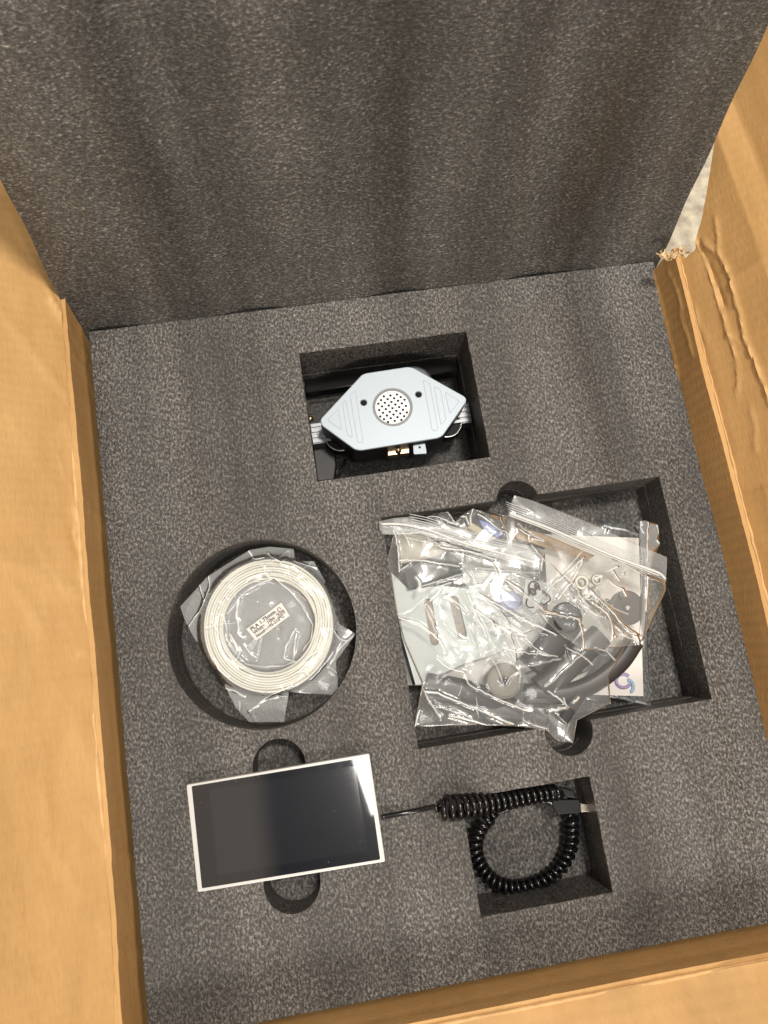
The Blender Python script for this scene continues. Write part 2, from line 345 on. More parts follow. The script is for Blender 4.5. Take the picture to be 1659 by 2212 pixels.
# ------------------------------------------------------------------ cardboard box
box = empty('cardboard_box', (0, 0, -.2), 'open brown cardboard box with creased flaps around the grey foam', 'box')
def seg_dist(Q, P):
    """distance from points Q (...,k) to polyline P and the along-parameter"""
    best = np.full(Q.shape[:-1], 1e9)
    for a, b in zip(P[:-1], P[1:]):
        ab = b - a; t = np.clip(((Q - a) @ ab) / (ab @ ab + 1e-15), 0, 1); d = np.linalg.norm(Q - (a + t[..., None] * ab), axis=-1); best = np.minimum(best, d)
    return best
def jitter(P, amp, step, seed):
    r_ = np.random.RandomState(seed); P = np.asarray(P, float); L = np.linalg.norm(np.diff(P, axis=0), axis=1).sum(); Q = resample(P, max(3, int(L / step)))
    Q[1:-1] += r_.normal(0, amp, Q[1:-1].shape); return Q
def sheet_mesh(name, G, nrm, creases, matr, parent, thick=.0, seed=1, und=.0014):
    """grid of points G (nv,nu,3) pushed along nrm by creases [(polyline3, amp, width, haze)]"""
    nv, nu = G.shape[:2]; h = np.zeros((nv, nu)); hz = np.zeros((nv, nu)); r_ = np.random.RandomState(seed)
    for k in range(5):
        d = r_.normal(size=3); h += und * np.sin(G @ d * r_.uniform(14, 45) + r_.uniform(0, 6)) / 2
    for P, amp, w, z in creases:
        d = seg_dist(G, np.array(P)); h += amp * np.exp(-d / w) ; hz = np.maximum(hz, z * np.exp(-(d / (w * 1.0)) ** 2))
    G = G + nrm * h[..., None]
    V = G.reshape(-1, 3); idx = np.arange(nv * nu).reshape(nv, nu)
    F = np.stack([idx[:-1, :-1], idx[:-1, 1:], idx[1:, 1:], idx[1:, :-1]], -1).reshape(-1, 4)
    if thick:
        K = len(V); V = np.vstack([V, V - nrm * thick]); F2 = (F + K)[:, ::-1]
        per = list(idx[0, :]) + list(idx[1:, -1]) + list(idx[-1, -2::-1]) + list(idx[-2:0:-1, 0])
        side = [(per[i], per[(i + 1) % len(per)], per[(i + 1) % len(per)] + K, per[i] + K) for i in range(len(per))]
        F = np.vstack([F, F2, np.array(side)]); hz = np.r_[hz.ravel(), hz.ravel() * 0]
    me = bpy.data.meshes.new(name); me.from_pydata(V.tolist(), [], F.tolist()); me.update()
    a = me.attributes.new('haze', 'FLOAT', 'POINT'); a.data.foreach_set('value', np.asarray(hz, dtype=np.float32).ravel())
    o = link(name, me, matr, parent, True); me.set_sharp_from_angle(angle=math.radians(50)); return o
def coons(T, B, L, R):
    """T,B (nu,k) left-right ; L,R (nv,k) top-bottom"""
    nu, nv = len(T), len(L); u = np.linspace(0, 1, nu)[None, :, None]; v = np.linspace(0, 1, nv)[:, None, None]
    return (1 - v) * T[None] + v * B[None] + (1 - u) * L[:, None] + u * R[:, None] - ((1 - u) * (1 - v) * T[0] + u * (1 - v) * T[-1] + (1 - u) * v * B[0] + u * v * B[-1])
RZ = .030
# left side -------------------------------------------------------
gx = -.0085
Pl = np.array([gx, .2, RZ]); al = math.radians(40); ul = np.array([-math.cos(al), 0, math.sin(al)]); nl = np.cross(ul, [0, 1, 0]); nl = nl * np.sign(nl[2])
crL = [(onplane(jitter(c, 1.2, 9, i), Pl, nl), a, w, z) for i, (c, a, w, z) in enumerate([
    (zL((320, 0), (350, 130), (370, 250)), .0022, .0016, .8), (zL((345, 10), (395, 150), (400, 230), (372, 255)), .0016, .0010, .9), (zL((310, 90), (335, 190), (352, 250)), -.0014, .0014, .3),
    (zL((370, 250), (365, 330), (390, 440), (425, 580)), .0020, .0016, .8), (zL((372, 380), (380, 480), (410, 590)), -.0016, .0012, .3),
    (zL((280, 610), (380, 635), (430, 600)), .0012, .0012, .6), (zL((60, 340), (120, 430), (175, 520)), .0010, .003, .1), (zL((0, 230), (150, 290), (340, 370)), .0012, .004, .1), (zL((0, 870), (200, 760), (400, 735)), .0009, .005, .0),
    ([(0, 676), (60, 750), (139, 860)], .0009, .003, .2), ([(20, 470), (90, 600), (128, 690)], .0012, .003, .2), ([(85, 640), (112, 655), (135, 690)], .0018, .0012, .6)])]
rc2 = random.Random(77)
for k in range(16):
    x0, y0_ = rc2.uniform(5, 200), rc2.uniform(800, 2100); L0 = rc2.uniform(60, 220); a0 = rc2.uniform(.9, 1.5)
    crL.append((onplane(jitter([(x0, y0_), (x0 + L0 * .5 * math.cos(a0) + 4, y0_ + L0 * .5 * math.sin(a0)), (x0 + L0 * math.cos(a0), y0_ + L0 * math.sin(a0))], 1.5, 12, 300 + k), Pl, nl), rc2.uniform(-.0006, .0007), rc2.uniform(.0012, .004), rc2.uniform(0, .12)))
ys = np.linspace(.600, -.25, 200)
T = np.stack([np.full(200, gx), ys, np.full(200, RZ)], 1)
rr_ = np.random.RandomState(5)
# flap starts at the rim near y=.458 and beyond that it is cut free beside the upright sheet
wob = np.cumsum(rr_.normal(0, .00012, 200)); T[:, 0] += wob - np.linspace(wob[0], wob[-1], 200)
Gf = T[:, None, :] + ul[None, None, :] * (np.linspace(0, 1, 110) ** 1.5)[None, :, None] * .20
Gf[:, :, 0] -= np.clip(T[:, 1] - .46, 0, 1)[:, None] * .02
Gf[:, :, 2] += np.clip(T[:, 1] - .46, 0, 1)[:, None] * .05
sheet_mesh('flap', Gf, nl, crL, M_card, box, .004, 3)
tw = T.copy(); keep = tw[:, 1] < .478; tw = tw[keep]
zz = np.linspace(0, 1, 70) ** 1.6
Gw = np.stack([tw + np.array([0.0, 0, -1]) * z_ * .23 for z_ in zz], 1); Gw[:, :, 2] = np.where(zz[None] == 0, tw[:, 2:3], Gw[:, :, 2])
Pw = np.array([gx, .2, 0]); nx = np.array([1.0, 0, 0])
crw = [(np.array([[gx, .47, .002], [gx, .2, .001], [gx, -.05, -.001]]), .0006, .004, 0)]
for y_ in (.452, .436, .33, .115, .06): crw.append((np.array([[gx, y_, .03], [gx, y_ - .012, -.01], [gx, y_ - .02, -.06]]), .0009, .0016, .1))
sheet_mesh('wall', Gw, nx, crw, M_card, box, -.004, 4, .0003)
# rounded, paler rim crease
tube('rim_crease', [p + np.array([0, 0, -.0005]) + rr_.normal(0, .00012, 3) for p in T[keep][::2]], [.0013 + .0007 * math.sin(i * .21) ** 2 for i in range(len(T[keep][::2]))], None, box, 8).data.materials.append(simple('worn_kraft', (.62, .38, .16), .6, noise=.15, nscale=120))
M_worn = bpy.data.materials['worn_kraft']
# right side -------------------------------------------------------
gr = FW + .0045
ar = math.radians(63); ur = np.array([math.cos(ar), 0, math.sin(ar)]); Pr = np.array([gr, .2, RZ]); nr = np.cross([0, 1, 0], ur); nr = nr * np.sign(nr[2])
def cr_r(lst): return [(onplane(jitter(c, .9, 8, 40 + i), Pr, nr), a, w, z) for i, (c, a, w, z) in enumerate(lst)]
crR = cr_r([(zR((500, 60), (560, 200), (640, 440), (690, 620)), .0022, .0011, .45), (zR((690, 620), (740, 760), (748, 900), (735, 970)), .0013, .0009, .4), (zR((690, 610), (750, 660)), .0009, .0008, .4),
    (zR((540, 80), (640, 150), (700, 270), (730, 400), (760, 500), (790, 650), (840, 760), (900, 920), (940, 1040)), .0023, .0010, .6),
    (zR((620, -60), (640, 140)), .0014, .0012, .5), (zR((820, 1050), (845, 1150), (850, 1290)), .0010, .0014, .3), (zR((730, 290), (900, 160)), .0010, .006, 0), (zR((520, 90), (590, 250), (660, 440)), -.0026, .002, 0),
    (zR((500, 460), (520, 560), (560, 640)), .001, .0014, .3), (zR((760, 1520), (1000, 1440)), -.001, .003, 0), (zR((560, 640), (640, 900), (740, 1300)), .0008, .006, 0), (zR((900, 1500), (1000, 1900)), .001, .004, 0)])
yr = np.linspace(.449, -.20, 190)
L_in = np.stack([np.full(190, gr), yr, np.full(190, RZ)], 1)
# far edge of the flap, torn: follows the gap beside the upright sheet
far_px = [(1478, 562), (1490, 548), (1502, 540), (1507, 505), (1515, 480), (1526, 425), (1535, 370), (1545, 305), (1549, 288)]
far = onplane(np.array(far_px, float), Pr, nr); far = np.vstack([far, far[-1] + np.array([.004, .016, .002]), far[-1] + np.array([.012, .030, .006])])
far = np.vstack([[L_in[0]], far]); far = resample(far, 60)
far2 = far[-1] + (np.linspace(0, 1, 61)[1:, None]) * (ur * .16 + np.array([0, .13, 0]))
Tt = np.vstack([far, far2]); nuR = len(Tt)
Rr = np.linspace(0, 1, 190)[:, None] * (np.array([L_in[-1] + ur * .25])[0] - Tt[-1]) + Tt[-1]
Bb = L_in[-1] + np.linspace(0, 1, nuR)[:, None] * (Rr[-1] - L_in[-1])
sheet_mesh('flap', coons(Tt, Bb, L_in, Rr), nr, crR, M_card, box, .004, 7, .0006)
ywr = np.linspace(.452, -.02, 190)
zr_ = np.linspace(0, 1, 80) ** 1.5
Gw = np.stack([np.stack([np.full(190, gr) - .0035 * min(1, q * 5), ywr, np.full(190, RZ - .23 * q)], 1) for q in zr_], 1)
crw = [(onplane(jitter(zR((275, 260), (320, 400), (355, 560), (390, 680), (418, 800), (425, 900)), .8, 9, 70), Pr + [-.002, 0, 0], np.array([1., 0, 0])), .0024, .0012, .45),
       (onplane(jitter(zR((290, 240), (345, 400), (385, 590), (410, 690)), .8, 9, 71), Pr, np.array([1., 0, 0])), -.0022, .0012, 0),
       (onplane(jitter(zR((370, 240), (430, 380), (455, 540), (480, 600), (520, 720)), 1.2, 8, 72), Pr, np.array([1., 0, 0])), .0020, .0009, .8)]
for k, y_ in enumerate(np.linspace(.43, .02, 26)): crw.append((np.array([[gr, y_, .03], [gr, y_ - .004, .0]]), .00028, .0012, 0))
sheet_mesh('wall', Gw, np.array([-1.0, 0, 0]), crw, M_card, box, -.004, 8, .0005)
rimpx = resample(np.stack([np.full(95, gr - .0002), np.linspace(.449, -.20, 95), np.full(95, RZ)], 1), 120)
tube('rim_crease', [p + rr_.normal(0, .00022, 3) for p in rimpx], [.0005 + .0007 * min(1, i / 90) + .0002 * math.sin(i * .7) for i in range(120)], M_worn, box, 8)
tube('rim_crease', [p + np.array([.0026, 0, .0008]) + rr_.normal(0, .0002, 3) for p in rimpx[:70]], [.0005 + .0002 * math.sin(i * .9) for i in range(70)], M_card, box, 8)
# torn fibres at the far right corner
V = []; F = []
M_torn = simple('torn_kraft', (.70, .52, .30), .7, noise=.3, nscale=400)
for i in range(110):
    t_ = rnd.random(); base = at(1428 + 50 * t_ + rnd.uniform(-3, 3), 548 + 12 * math.sin(t_ * 3.1) - 8 * t_ + rnd.uniform(-6, 6), RZ + rnd.uniform(-.003, .004))
    d = np.array([rnd.uniform(-1, 1), rnd.uniform(-.2, 1), rnd.uniform(-.5, 1)]); d /= np.linalg.norm(d); w = np.cross(d, [rnd.uniform(-1, 1), rnd.uniform(-1, 1), .3]); w /= np.linalg.norm(w)
    L_ = rnd.uniform(.001, .0045); wd = rnd.uniform(.0003, .0013); k = len(V); th = np.cross(d, w) * .0003
    V += [base - w * wd, base + w * wd, base + d * L_ + w * wd * .3, base + d * L_ * .8 - w * wd * .5, base - w * wd + th, base + w * wd + th, base + d * L_ + w * wd * .3 + th, base + d * L_ * .8 - w * wd * .5 + th]
    F += [(k, k + 1, k + 2, k + 3), (k + 7, k + 6, k + 5, k + 4), (k, k + 4, k + 5, k + 1), (k + 1, k + 5, k + 6, k + 2), (k + 2, k + 6, k + 7, k + 3), (k + 3, k + 7, k + 4, k)]
tag(mesh_from('torn_corner', V, F, M_torn, box), kind='stuff')
# near side -------------------------------------------------------
ab = math.radians(22); ub = np.array([0, -math.cos(ab), math.sin(ab)]); nb_ = np.array([0, math.sin(ab), math.cos(ab)])
xb = np.linspace(-.01, FW + .02, 160); gy = -.0075
Tb = np.stack([xb, gy - .006 * (xb / .42) * 0, np.full(160, RZ)], 1)[:, :] if False else np.stack([xb, np.full(160, gy), np.full(160, RZ)], 1)
Gf = Tb[:, None] + ub * (np.linspace(0, 1, 70) ** 1.4)[None, :, None] * .12
Pb = np.array([0, gy, RZ])
crB = [(onplane(jitter([(1020, 2180), (1080, 2160), (1160, 2130)], 1, 9, 90), Pb, nb_), .0008, .0016, .4), (onplane(jitter([(1400, 2110), (1659, 2075)], 1, 9, 91), Pb, nb_), .0006, .003, .1)]
sheet_mesh('flap', Gf, nb_, crB, M_card, box, .004, 12)
zb = np.linspace(0, 1, 50) ** 1.5
Gw = np.stack([np.stack([xb, np.full(160, gy), np.full(160, RZ - .23 * q)], 1) for q in zb], 1)
crw = [(np.array([[.24, gy, .03], [.236, gy, .0]]), .0008, .0012, .2), (np.array([[.40, gy, .03], [.41, gy, .01]]), .0008, .0012, .3), (np.array([[0, gy, .018], [.42, gy, .016]]), -.0005, .003, 0)]
sheet_mesh('wall', Gw, np.array([0, 1.0, 0]), crw, M_card, box, -.004, 13, .0003)
tube('rim_crease', [p + np.array([0, .0003, .0002]) + rr_.normal(0, .00006, 3) for p in Tb], [.0012 + .0001 * math.sin(i * .3) for i in range(160)], M_worn, box, 8)
prism('wall', [np.array(p) for p in [(-.012, FH + .036, -.02), (FW + .004, FH + .036, -.02), (FW + .004, FH + .040, -.02), (-.012, FH + .040, -.02)]], .18, M_card, box)

# ------------------------------------------------------------------ print head in its pocket
HZ = -.013
hp = at(*zH((820, 668))[0], -.03)
head = empty('print_head', (hp[0], hp[1], -.05), 'silver hexagonal print head with round perforated grille in the foam pocket', 'print head')
outl = zH((605, 392), (945, 340), (990, 348), (1405, 580), (1424, 602), (1420, 630), (1230, 903), (1190, 922), (562, 1022), (512, 1014), (242, 818), (230, 770), (570, 405))
# face plate with a recessed round opening: ring of faces between outline and circle
gc = at(*zH((821, 668))[0], HZ); GR = .0123 * 1.0
gR = np.linalg.norm(at(*zH((981, 668))[0], HZ) - at(*zH((661, 668))[0], HZ)) / 2
plateP = [at(x, y, HZ) for x, y in outl]
def holed_plate(name, P, circles, thick, matr, parent, bev=0):
    cu = bpy.data.curves.new(name, 'CURVE'); cu.dimensions = '2D'; cu.fill_mode = 'BOTH'; cu.extrude = thick / 2 - bev; cu.bevel_depth = bev; cu.bevel_resolution = 2; cu.offset = -bev
    for L_ in [[(p[0], p[1]) for p in P]] + [arc(c, r, 0, 2 * math.pi, 48 if r > .003 else 16)[:-1] for c, r in circles]:
        s = cu.splines.new('POLY'); s.points.add(len(L_) - 1); s.use_cyclic_u = True
        for q, p in zip(s.points, L_): q.co = (p[0], p[1], 0, 1)
    tmp = bpy.data.objects.new('tmp', cu); COL.objects.link(tmp); dg = bpy.context.evaluated_depsgraph_get(); dg.update()
    me = bpy.data.meshes.new_from_object(tmp.evaluated_get(dg)); bpy.data.objects.remove(tmp); me.materials.clear()
    me.transform(Matrix.Translation((0, 0, P[0][2] - thick / 2)))
    o = link(name, me, matr, parent); return o
h1 = at(*zH((585, 632))[0], HZ); h2 = at(*zH((1033, 565))[0], HZ)
def rounded(P, r, n=5):
    P = [np.array(p) for p in P]; Q = []
    for i in range(len(P)):
        a, b, c = P[i - 1], P[i], P[(i + 1) % len(P)]; d1 = (a - b) / np.linalg.norm(a - b); d2 = (c - b) / np.linalg.norm(c - b)
        L_ = min(r, .45 * np.linalg.norm(a - b), .45 * np.linalg.norm(c - b))
        for k in range(n + 1):
            t = k / n; Q.append((1 - t) ** 2 * (b + d1 * L_) + 2 * t * (1 - t) * b + t * t * (b + d2 * L_))
    return Q
plateP = rounded(plateP, .0018)
holed_plate('face_plate', plateP, [(gc[:2], gR), (h1[:2], .00235), (h2[:2], .00235)], .0022, M_silver, head, .0005)
body = prism('body', [p + np.array([0, 0, -.0023]) for p in plateP], .030, M_black, head, bev=.0006)
disc('screw_hole', h1 + [0, 0, -.0018], .0024, .0004, M_pit, head, 24); disc('screw_hole', h2 + [0, 0, -.0018], .0024, .0004, M_pit, head, 24)
disc('grille_recess', gc + [0, 0, -.0019], gR * .999, .0003, simple('recess_grey', (.20, .21, .22), .5), head, 48)
disc('recess_ring', gc + [0, 0, -.0003], gR * 1.0, .0016, simple('recess_wall', (.16, .165, .17), .4), head, 48, rin=gR * .90)
holesz = [(750, 578), (804, 571), (857, 563), (727, 609), (781, 601), (834, 594), (888, 584), (705, 639), (758, 631), (812, 624), (866, 614), (919, 606), (735, 660), (790, 653), (844, 645), (897, 636), (712, 690), (766, 683), (820, 675), (875, 666), (930, 657), (743, 713), (798, 705), (852, 697), (906, 688), (721, 743), (775, 735), (829, 727), (884, 718), (938, 710), (751, 765), (806, 757), (861, 748), (916, 741), (784, 788), (839, 779), (893, 771)]
gr_in = [gc + np.array([math.cos(a), math.sin(a), 0]) * gR * .885 + [0, 0, -.0008] for a in np.linspace(0, 2 * math.pi, 64, endpoint=False)]
holed_plate('grille', gr_in, [(at(x, y, HZ)[:2], .00098) for x, y in zH(*holesz)], .0008, M_grille, head)
disc('fan_shadow_plate', gc + [0, 0, -.0017], gR * .88, .0002, M_pit, head, 48)  # black disc standing in for the shade behind the grille holes
emb = [[(288, 775), (378, 684), (404, 856)], [(412, 640), (438, 612), (494, 918), (452, 898)], [(474, 570), (516, 536), (580, 955), (536, 957)],
       [(1250, 548), (1366, 622), (1288, 722)], [(1160, 500), (1212, 528), (1256, 770), (1216, 812)], [(1070, 448), (1124, 478), (1192, 858), (1146, 864)]]
for E_ in emb:
    P = rounded([at(x, y, HZ + .0001) for x, y in zH(*E_)], .0010, 4)
    V = []; n = len(P); c = np.mean(P, 0)
    prism('embossed_rib', P, .0006, M_silver, head)
    tube('rib_edge', P, .00017, M_silver, head, 6, closed=True)
# parts under the plate
def zp(x, y, z): return at(*zH((x, y))[0], z)
for c, r, nm in (((395, 905), .0125, 'roller'), ((1262, 800), .0120, 'roller')):
    p = zp(*c, -.036); disc(nm, p, r, .008, M_blackmat, head, 48, bev=.001)
    tube('steel_rim', [p + np.array([math.cos(a) * r * .93, math.sin(a) * r * .93, .0002]) for a in np.linspace(0, 2 * math.pi, 48, endpoint=False)], .0005, M_chrome, head, 6, closed=True)
disc('fan_housing', zp(1000, 478, -.022), .0146, .010, M_bluegrey, head, 48, bev=.002)
pprism('heater_block', zH((780, 1000), (955, 985), (958, 1045), (782, 1068)), -.024, .008, M_brass, head, bev=.0004)
npz = zp(866, 1018, -.0235)
V = []; F = []
tipd = zp(880, 1078, -.0235) - npz
for i, (t, r) in enumerate([(0, .0022), (.35, .0022), (.4, .0014), (1.0, .0003)]):
    for k in range(12):
        a = k * math.pi / 6; s_ = np.cross(tipd / np.linalg.norm(tipd), [0, 0, 1]); V.append(npz + tipd * t + s_ * r * math.cos(a) + np.array([0, 0, r * math.sin(a)]))
for i in range(3):
    for k in range(12): F.append((i * 12 + k, i * 12 + (k + 1) % 12, i * 12 + 12 + (k + 1) % 12, i * 12 + 12 + k))
F.append(tuple(range(36, 48))); mesh_from('nozzle', V, F, M_brass, head, True)
pprism('mounting_tab', zH((988, 978), (1085, 962), (1100, 1040), (1092, 1050), (1000, 1056), (992, 1045)), -.020, .0012, M_silver, head, bev=.0002)
disc('tab_hole', zp(1042, 998, -.0199), .0009, .0003, M_pit, head, 16)
tag(head.children[0]) if False else None
# rail
y0r = at(680, 935, -.034); y1r = at(1007, 899, -.034)
rail = empty('aluminium_rail', (R_head[0], y0r[1], -.05), 'aluminium extrusion rail passing beneath the silver print head', 'rail')
for k, (dy, w, zt, mt) in enumerate([(0, .0160, -.036, M_alu), (0, .0140, -.0345, M_alu)]):
    yy = y0r[1]
    if k == 0: prism('rail_body', [np.array(q) for q in [(R_head[0] + .0004, yy - w / 2, zt), (R_head[1] - .0004, yy - w / 2, zt), (R_head[1] - .0004, yy + w / 2, zt), (R_head[0] + .0004, yy + w / 2, zt)]], .016, mt, rail)
for o_ in (-.0062, -.0022, .0022, .0062):
    yy = y0r[1] + o_
    prism('rail_lip', [np.array(q) for q in [(R_head[0] + .0004, yy - .0013, -.0348), (R_head[1] - .0004, yy - .0013, -.0348), (R_head[1] - .0004, yy + .0013, -.0348), (R_head[0] + .0004, yy + .0013, -.0348)]], .0013, M_alu, rail, bev=.0002)
ra, rb = zp(100, 547, -.045), zp(1325, 364, -.045)
tag(tube('steel_rod', [np.array([R_head[0] + .0005, ra[1], ra[2]]), np.array([R_head[1] - .0005, ra[1] + .001, ra[2]])], .0007, M_chrome, None, 8), 'thin steel rod crossing the pocket behind the print head', 'rod')
prism('gantry_bar', [np.array(q) for q in [(R_head[0] + .001, ra[1] + .002, -.050), (R_head[1] - .001, ra[1] + .002, -.050), (R_head[1] - .001, ra[1] + .014, -.050), (R_head[0] + .001, ra[1] + .014, -.050)]], .012, M_pit, None)
tag(bpy.context.scene.objects['gantry_bar'], 'black bar deep in the pocket behind the print head', 'bar')
mb = prism('motor_block', [zp(x, y, -.048) for x, y in [(165, 965), (352, 950), (360, 1150), (345, 1262), (205, 1280)]], .015, M_black, None, bev=.001)
tag(mb, 'black block in the lower left corner of the print head pocket', 'motor')
w_ = smooth_path([zp(440, 1090, -.055), zp(420, 1160, -.055), zp(370, 1230, -.057), zp(330, 1290, -.060)], 24)
tag(tube('signal_wire', w_, .0011, M_black, None, 8), 'thin black wire curling under the print head beside the black block', 'wire')
bf = tube('brass_fitting', [zp(125, 768, -.038), zp(172, 762, -.038)], .0022, M_brass, None, 12); tag(bf, 'small brass fitting left of the print head above the rail', 'fitting')

# ------------------------------------------------------------------ films
def tri(x): return np.abs((x % 1.0) - .5) * 2 - .5
def film(name, top, right, bottom, left, z0, creases, matr, parent, seed=1, amp=.0016, bulge=.004, back=None, haze=0.0, n=200, zf=None, hazef=None, fr=(14, 44), fine=0):
    top, right, bottom, left = (resample(p, n) for p in (top, right, bottom, left))
    G = coons(top, bottom, left, right); W_ = atv(G, z0)
    u = np.linspace(0, 1, n)[None]; v = np.linspace(0, 1, n)[:, None]
    pil = (np.sin(np.pi * u) * np.sin(np.pi * v)) ** .5
    r_ = np.random.RandomState(seed); X = W_[..., 0] - .2; Y = W_[..., 1] - .2
    wx = X + .004 * np.sin(Y * 90 + seed) + .002 * np.sin(Y * 230); wy = Y + .004 * np.sin(X * 80 + 2 * seed) + .002 * np.sin(X * 190)
    h = np.zeros_like(X)
    for k in range(9):
        a = r_.uniform(0, np.pi); f = r_.uniform(*fr); msk = .5 + .5 * np.sin(X * r_.uniform(30, 90) + Y * r_.uniform(-90, 90) + r_.uniform(0, 6))
        h += amp * msk * tri((wx * np.cos(a) + wy * np.sin(a)) * f + r_.uniform(0, 1)) * (30 / f)
    hz = np.full_like(X, haze); creases = list(creases)
    for k in range(fine):
        iu, iv = r_.randint(8, n - 8), r_.randint(8, n - 8); p0 = G[iv, iu]; a = r_.normal(.55, .7); L0 = r_.uniform(12, 75); dd = np.array([math.cos(a), math.sin(a)])
        creases.append(([tuple(p0), tuple(p0 + dd * L0 * .5 + r_.normal(0, 3, 2)), tuple(p0 + dd * L0)], r_.uniform(-.0012, .0014), r_.uniform(.0005, .0009), r_.uniform(.15, .6)))
    if hazef is not None: hz = hz + hazef(W_)
    for i, (P, ca, cw, ch) in enumerate(creases):
        Q = atv(jitter(P, .7, 7, seed * 50 + i), z0); d = seg_dist(W_, Q); h += ca * .6 * np.exp(-d / cw); 
        br = .55 + .45 * np.sin(X * 400 + Y * 530 + i)
        hz = np.maximum(hz, min(1, ch * 1.25) * np.exp(-(d / (cw * .50)) ** 2) * (.6 + .4 * br))  # whitens creases: stress marks plus specular fold lines painted as haze
    W1 = W_.copy(); W1[..., 2] += bulge * pil + h
    if zf is not None: W1[..., 2] += zf(W_)
    idx = np.arange(n * n).reshape(n, n); F = np.stack([idx[:-1, :-1], idx[:-1, 1:], idx[1:, 1:], idx[1:, :-1]], -1).reshape(-1, 4)
    V = W1.reshape(-1, 3); H = hz.ravel()
    if back is not None:
        W2 = W_.copy(); W2[..., 2] += -back * pil - .0004 - h * .4; V = np.vstack([V, W2.reshape(-1, 3)]); F = np.vstack([F, F + n * n]); H = np.r_[H, hz.ravel() * 0 + haze * .5]
    me = bpy.data.meshes.new(name); me.from_pydata(V.tolist(), [], F.tolist()); me.update()
    a_ = me.attributes.new('haze', 'FLOAT', 'POINT'); a_.data.foreach_set('value', H.astype(np.float32))
    return link(name, me, matr, parent, True)

# ------------------------------------------------------------------ filament coil and its bag
cc = at(581, 1350, -.012)
def coil_path():
    P = []; r_ = np.random.RandomState(11)
    for lay, (nl_, z_) in enumerate([(8, -.012), (7, -.0137), (8, -.0153), (7, -.017)]):
        for i in range(nl_):
            q = i if lay % 2 == 0 else nl_ - 1 - i
            r0 = .0322 + .00176 * (q + (.5 if lay % 2 else 0)); ph = r_.uniform(0, 6.28); dz = r_.uniform(-.0006, .0010); a1 = r_.uniform(.0001, .0005)
            for k in range(80):
                a = 2 * math.pi * k / 80; P.append((cc[0] + (r0 + a1 * math.sin(2 * a + ph)) * math.cos(a), cc[1] + (r0 * 1.02 + a1 * math.sin(3 * a + ph)) * math.sin(a), z_ + dz + .0005 * math.sin(a * 2 + ph)))
    P = np.array(P); K = 9; ker = np.ones(K) / K
    return np.stack([np.convolve(np.pad(P[:, i], K // 2, mode='edge'), ker, 'valid') for i in range(3)], 1)
coil = tube('filament_coil', coil_path(), .00090, M_ivory, None, 6); tag(coil, 'coil of ivory white plastic filament inside the clear bag', 'filament coil')
fo = zF
fb = empty('filament_bag', (cc[0], cc[1], -.02), 'clear plastic bag wrapped round the white filament coil in the circular pocket', 'plastic bag')
def zf_coil(Wd):
    r = np.hypot(Wd[..., 0] - cc[0], Wd[..., 1] - cc[1]); ring = np.exp(-((r - .0385) / .0085) ** 4) * .0035
    return ring - np.clip(r - .046, 0, 1) * .10 
def hz_coil(Wd):
    r = np.hypot(Wd[..., 0] - cc[0], Wd[..., 1] - cc[1]); return .24 / (1 + np.exp((r - .0305) / .0008)) + .16 / (1 + np.exp(-(r - .046) / .0012))
crF = [(fo(*c), a, w, h) for c, a, w, h in [
    ([(580, 700), (700, 540), (860, 450), (940, 430), (1060, 520), (1140, 620), (1230, 770), (1225, 880), (1160, 975)], .0012, .0009, .75),
    ([(560, 720), (580, 900), (660, 1010), (720, 1080), (860, 1105), (1000, 1095), (1100, 1060)], .0012, .0009, .65),
    ([(665, 590), (650, 700), (670, 860), (700, 880)], .0012, .0016, .8), ([(1090, 830), (1030, 950), (1010, 1040), (1085, 1055), (1100, 900), (1110, 850)], .0014, .0010, .8),
    ([(350, 460), (400, 600), (375, 660), (280, 790)], .0016, .0009, .7), ([(430, 410), (440, 500), (400, 600)], .0014, .0008, .8), ([(740, 215), (780, 280), (860, 265)], .0012, .0012, .95), ([(890, 230), (930, 270), (990, 300)], .0012, .0008, .8),
    ([(1090, 290), (1180, 320), (1265, 345)], .001, .0009, .8), ([(560, 1270), (620, 1290), (700, 1330)], .0014, .0018, .9), ([(740, 1450), (880, 1340), (1000, 1280), (1080, 1250)], .001, .0009, .6), ([(1390, 990), (1350, 1060), (1220, 1200)], .0012, .0010, .8),
    ([(1560, 850), (1440, 960), (1370, 1080)], .0016, .0014, .6), ([(1400, 830), (1450, 900), (1510, 900)], .001, .0008, .6), ([(640, 930), (680, 975), (650, 1050)], .001, .0008, .8), ([(590, 1180), (520, 1130), (480, 1040)], .0010, .0010, .6),
    ([(740, 440), (800, 400), (880, 390)], .0014, .0012, .8), ([(860, 340), (880, 410), (1000, 450)], .001, .0007, .7), ([(1090, 420), (1160, 500), (1220, 560)], .0008, .0006, .5), ([(1190, 1040), (1240, 1000), (1280, 980)], .001, .0007, .8),
    ([(720, 560), (800, 610), (900, 620)], .0008, .0022, .25), ([(700, 930), (760, 1010), (800, 1030)], .001, .001, .8), ([(1110, 1150), (1170, 1130), (1200, 1160)], .001, .0007, .7), ([(510, 600), (540, 620), (520, 660)], .001, .0007, .7), ([(600, 520), (560, 560), (600, 590)], .001, .0006, .6)]]
film('film', fo((210, 640), (420, 410), (745, 205), (900, 180), (1085, 195)), fo((1085, 195), (1095, 290), (1240, 290), (1330, 450), (1440, 780), (1565, 850)),
     fo((740, 1530), (1010, 1530), (1050, 1300), (1380, 1320), (1425, 1270), (1410, 1060), (1565, 850)), fo((210, 640), (245, 740), (290, 830), (400, 1020), (560, 1260), (640, 1420), (740, 1530)),
     -.0095, crF, M_filmc, fb, seed=3, amp=.0005, bulge=.001, back=None, n=260, zf=zf_coil, hazef=hz_coil, fr=(20, 60), fine=26)
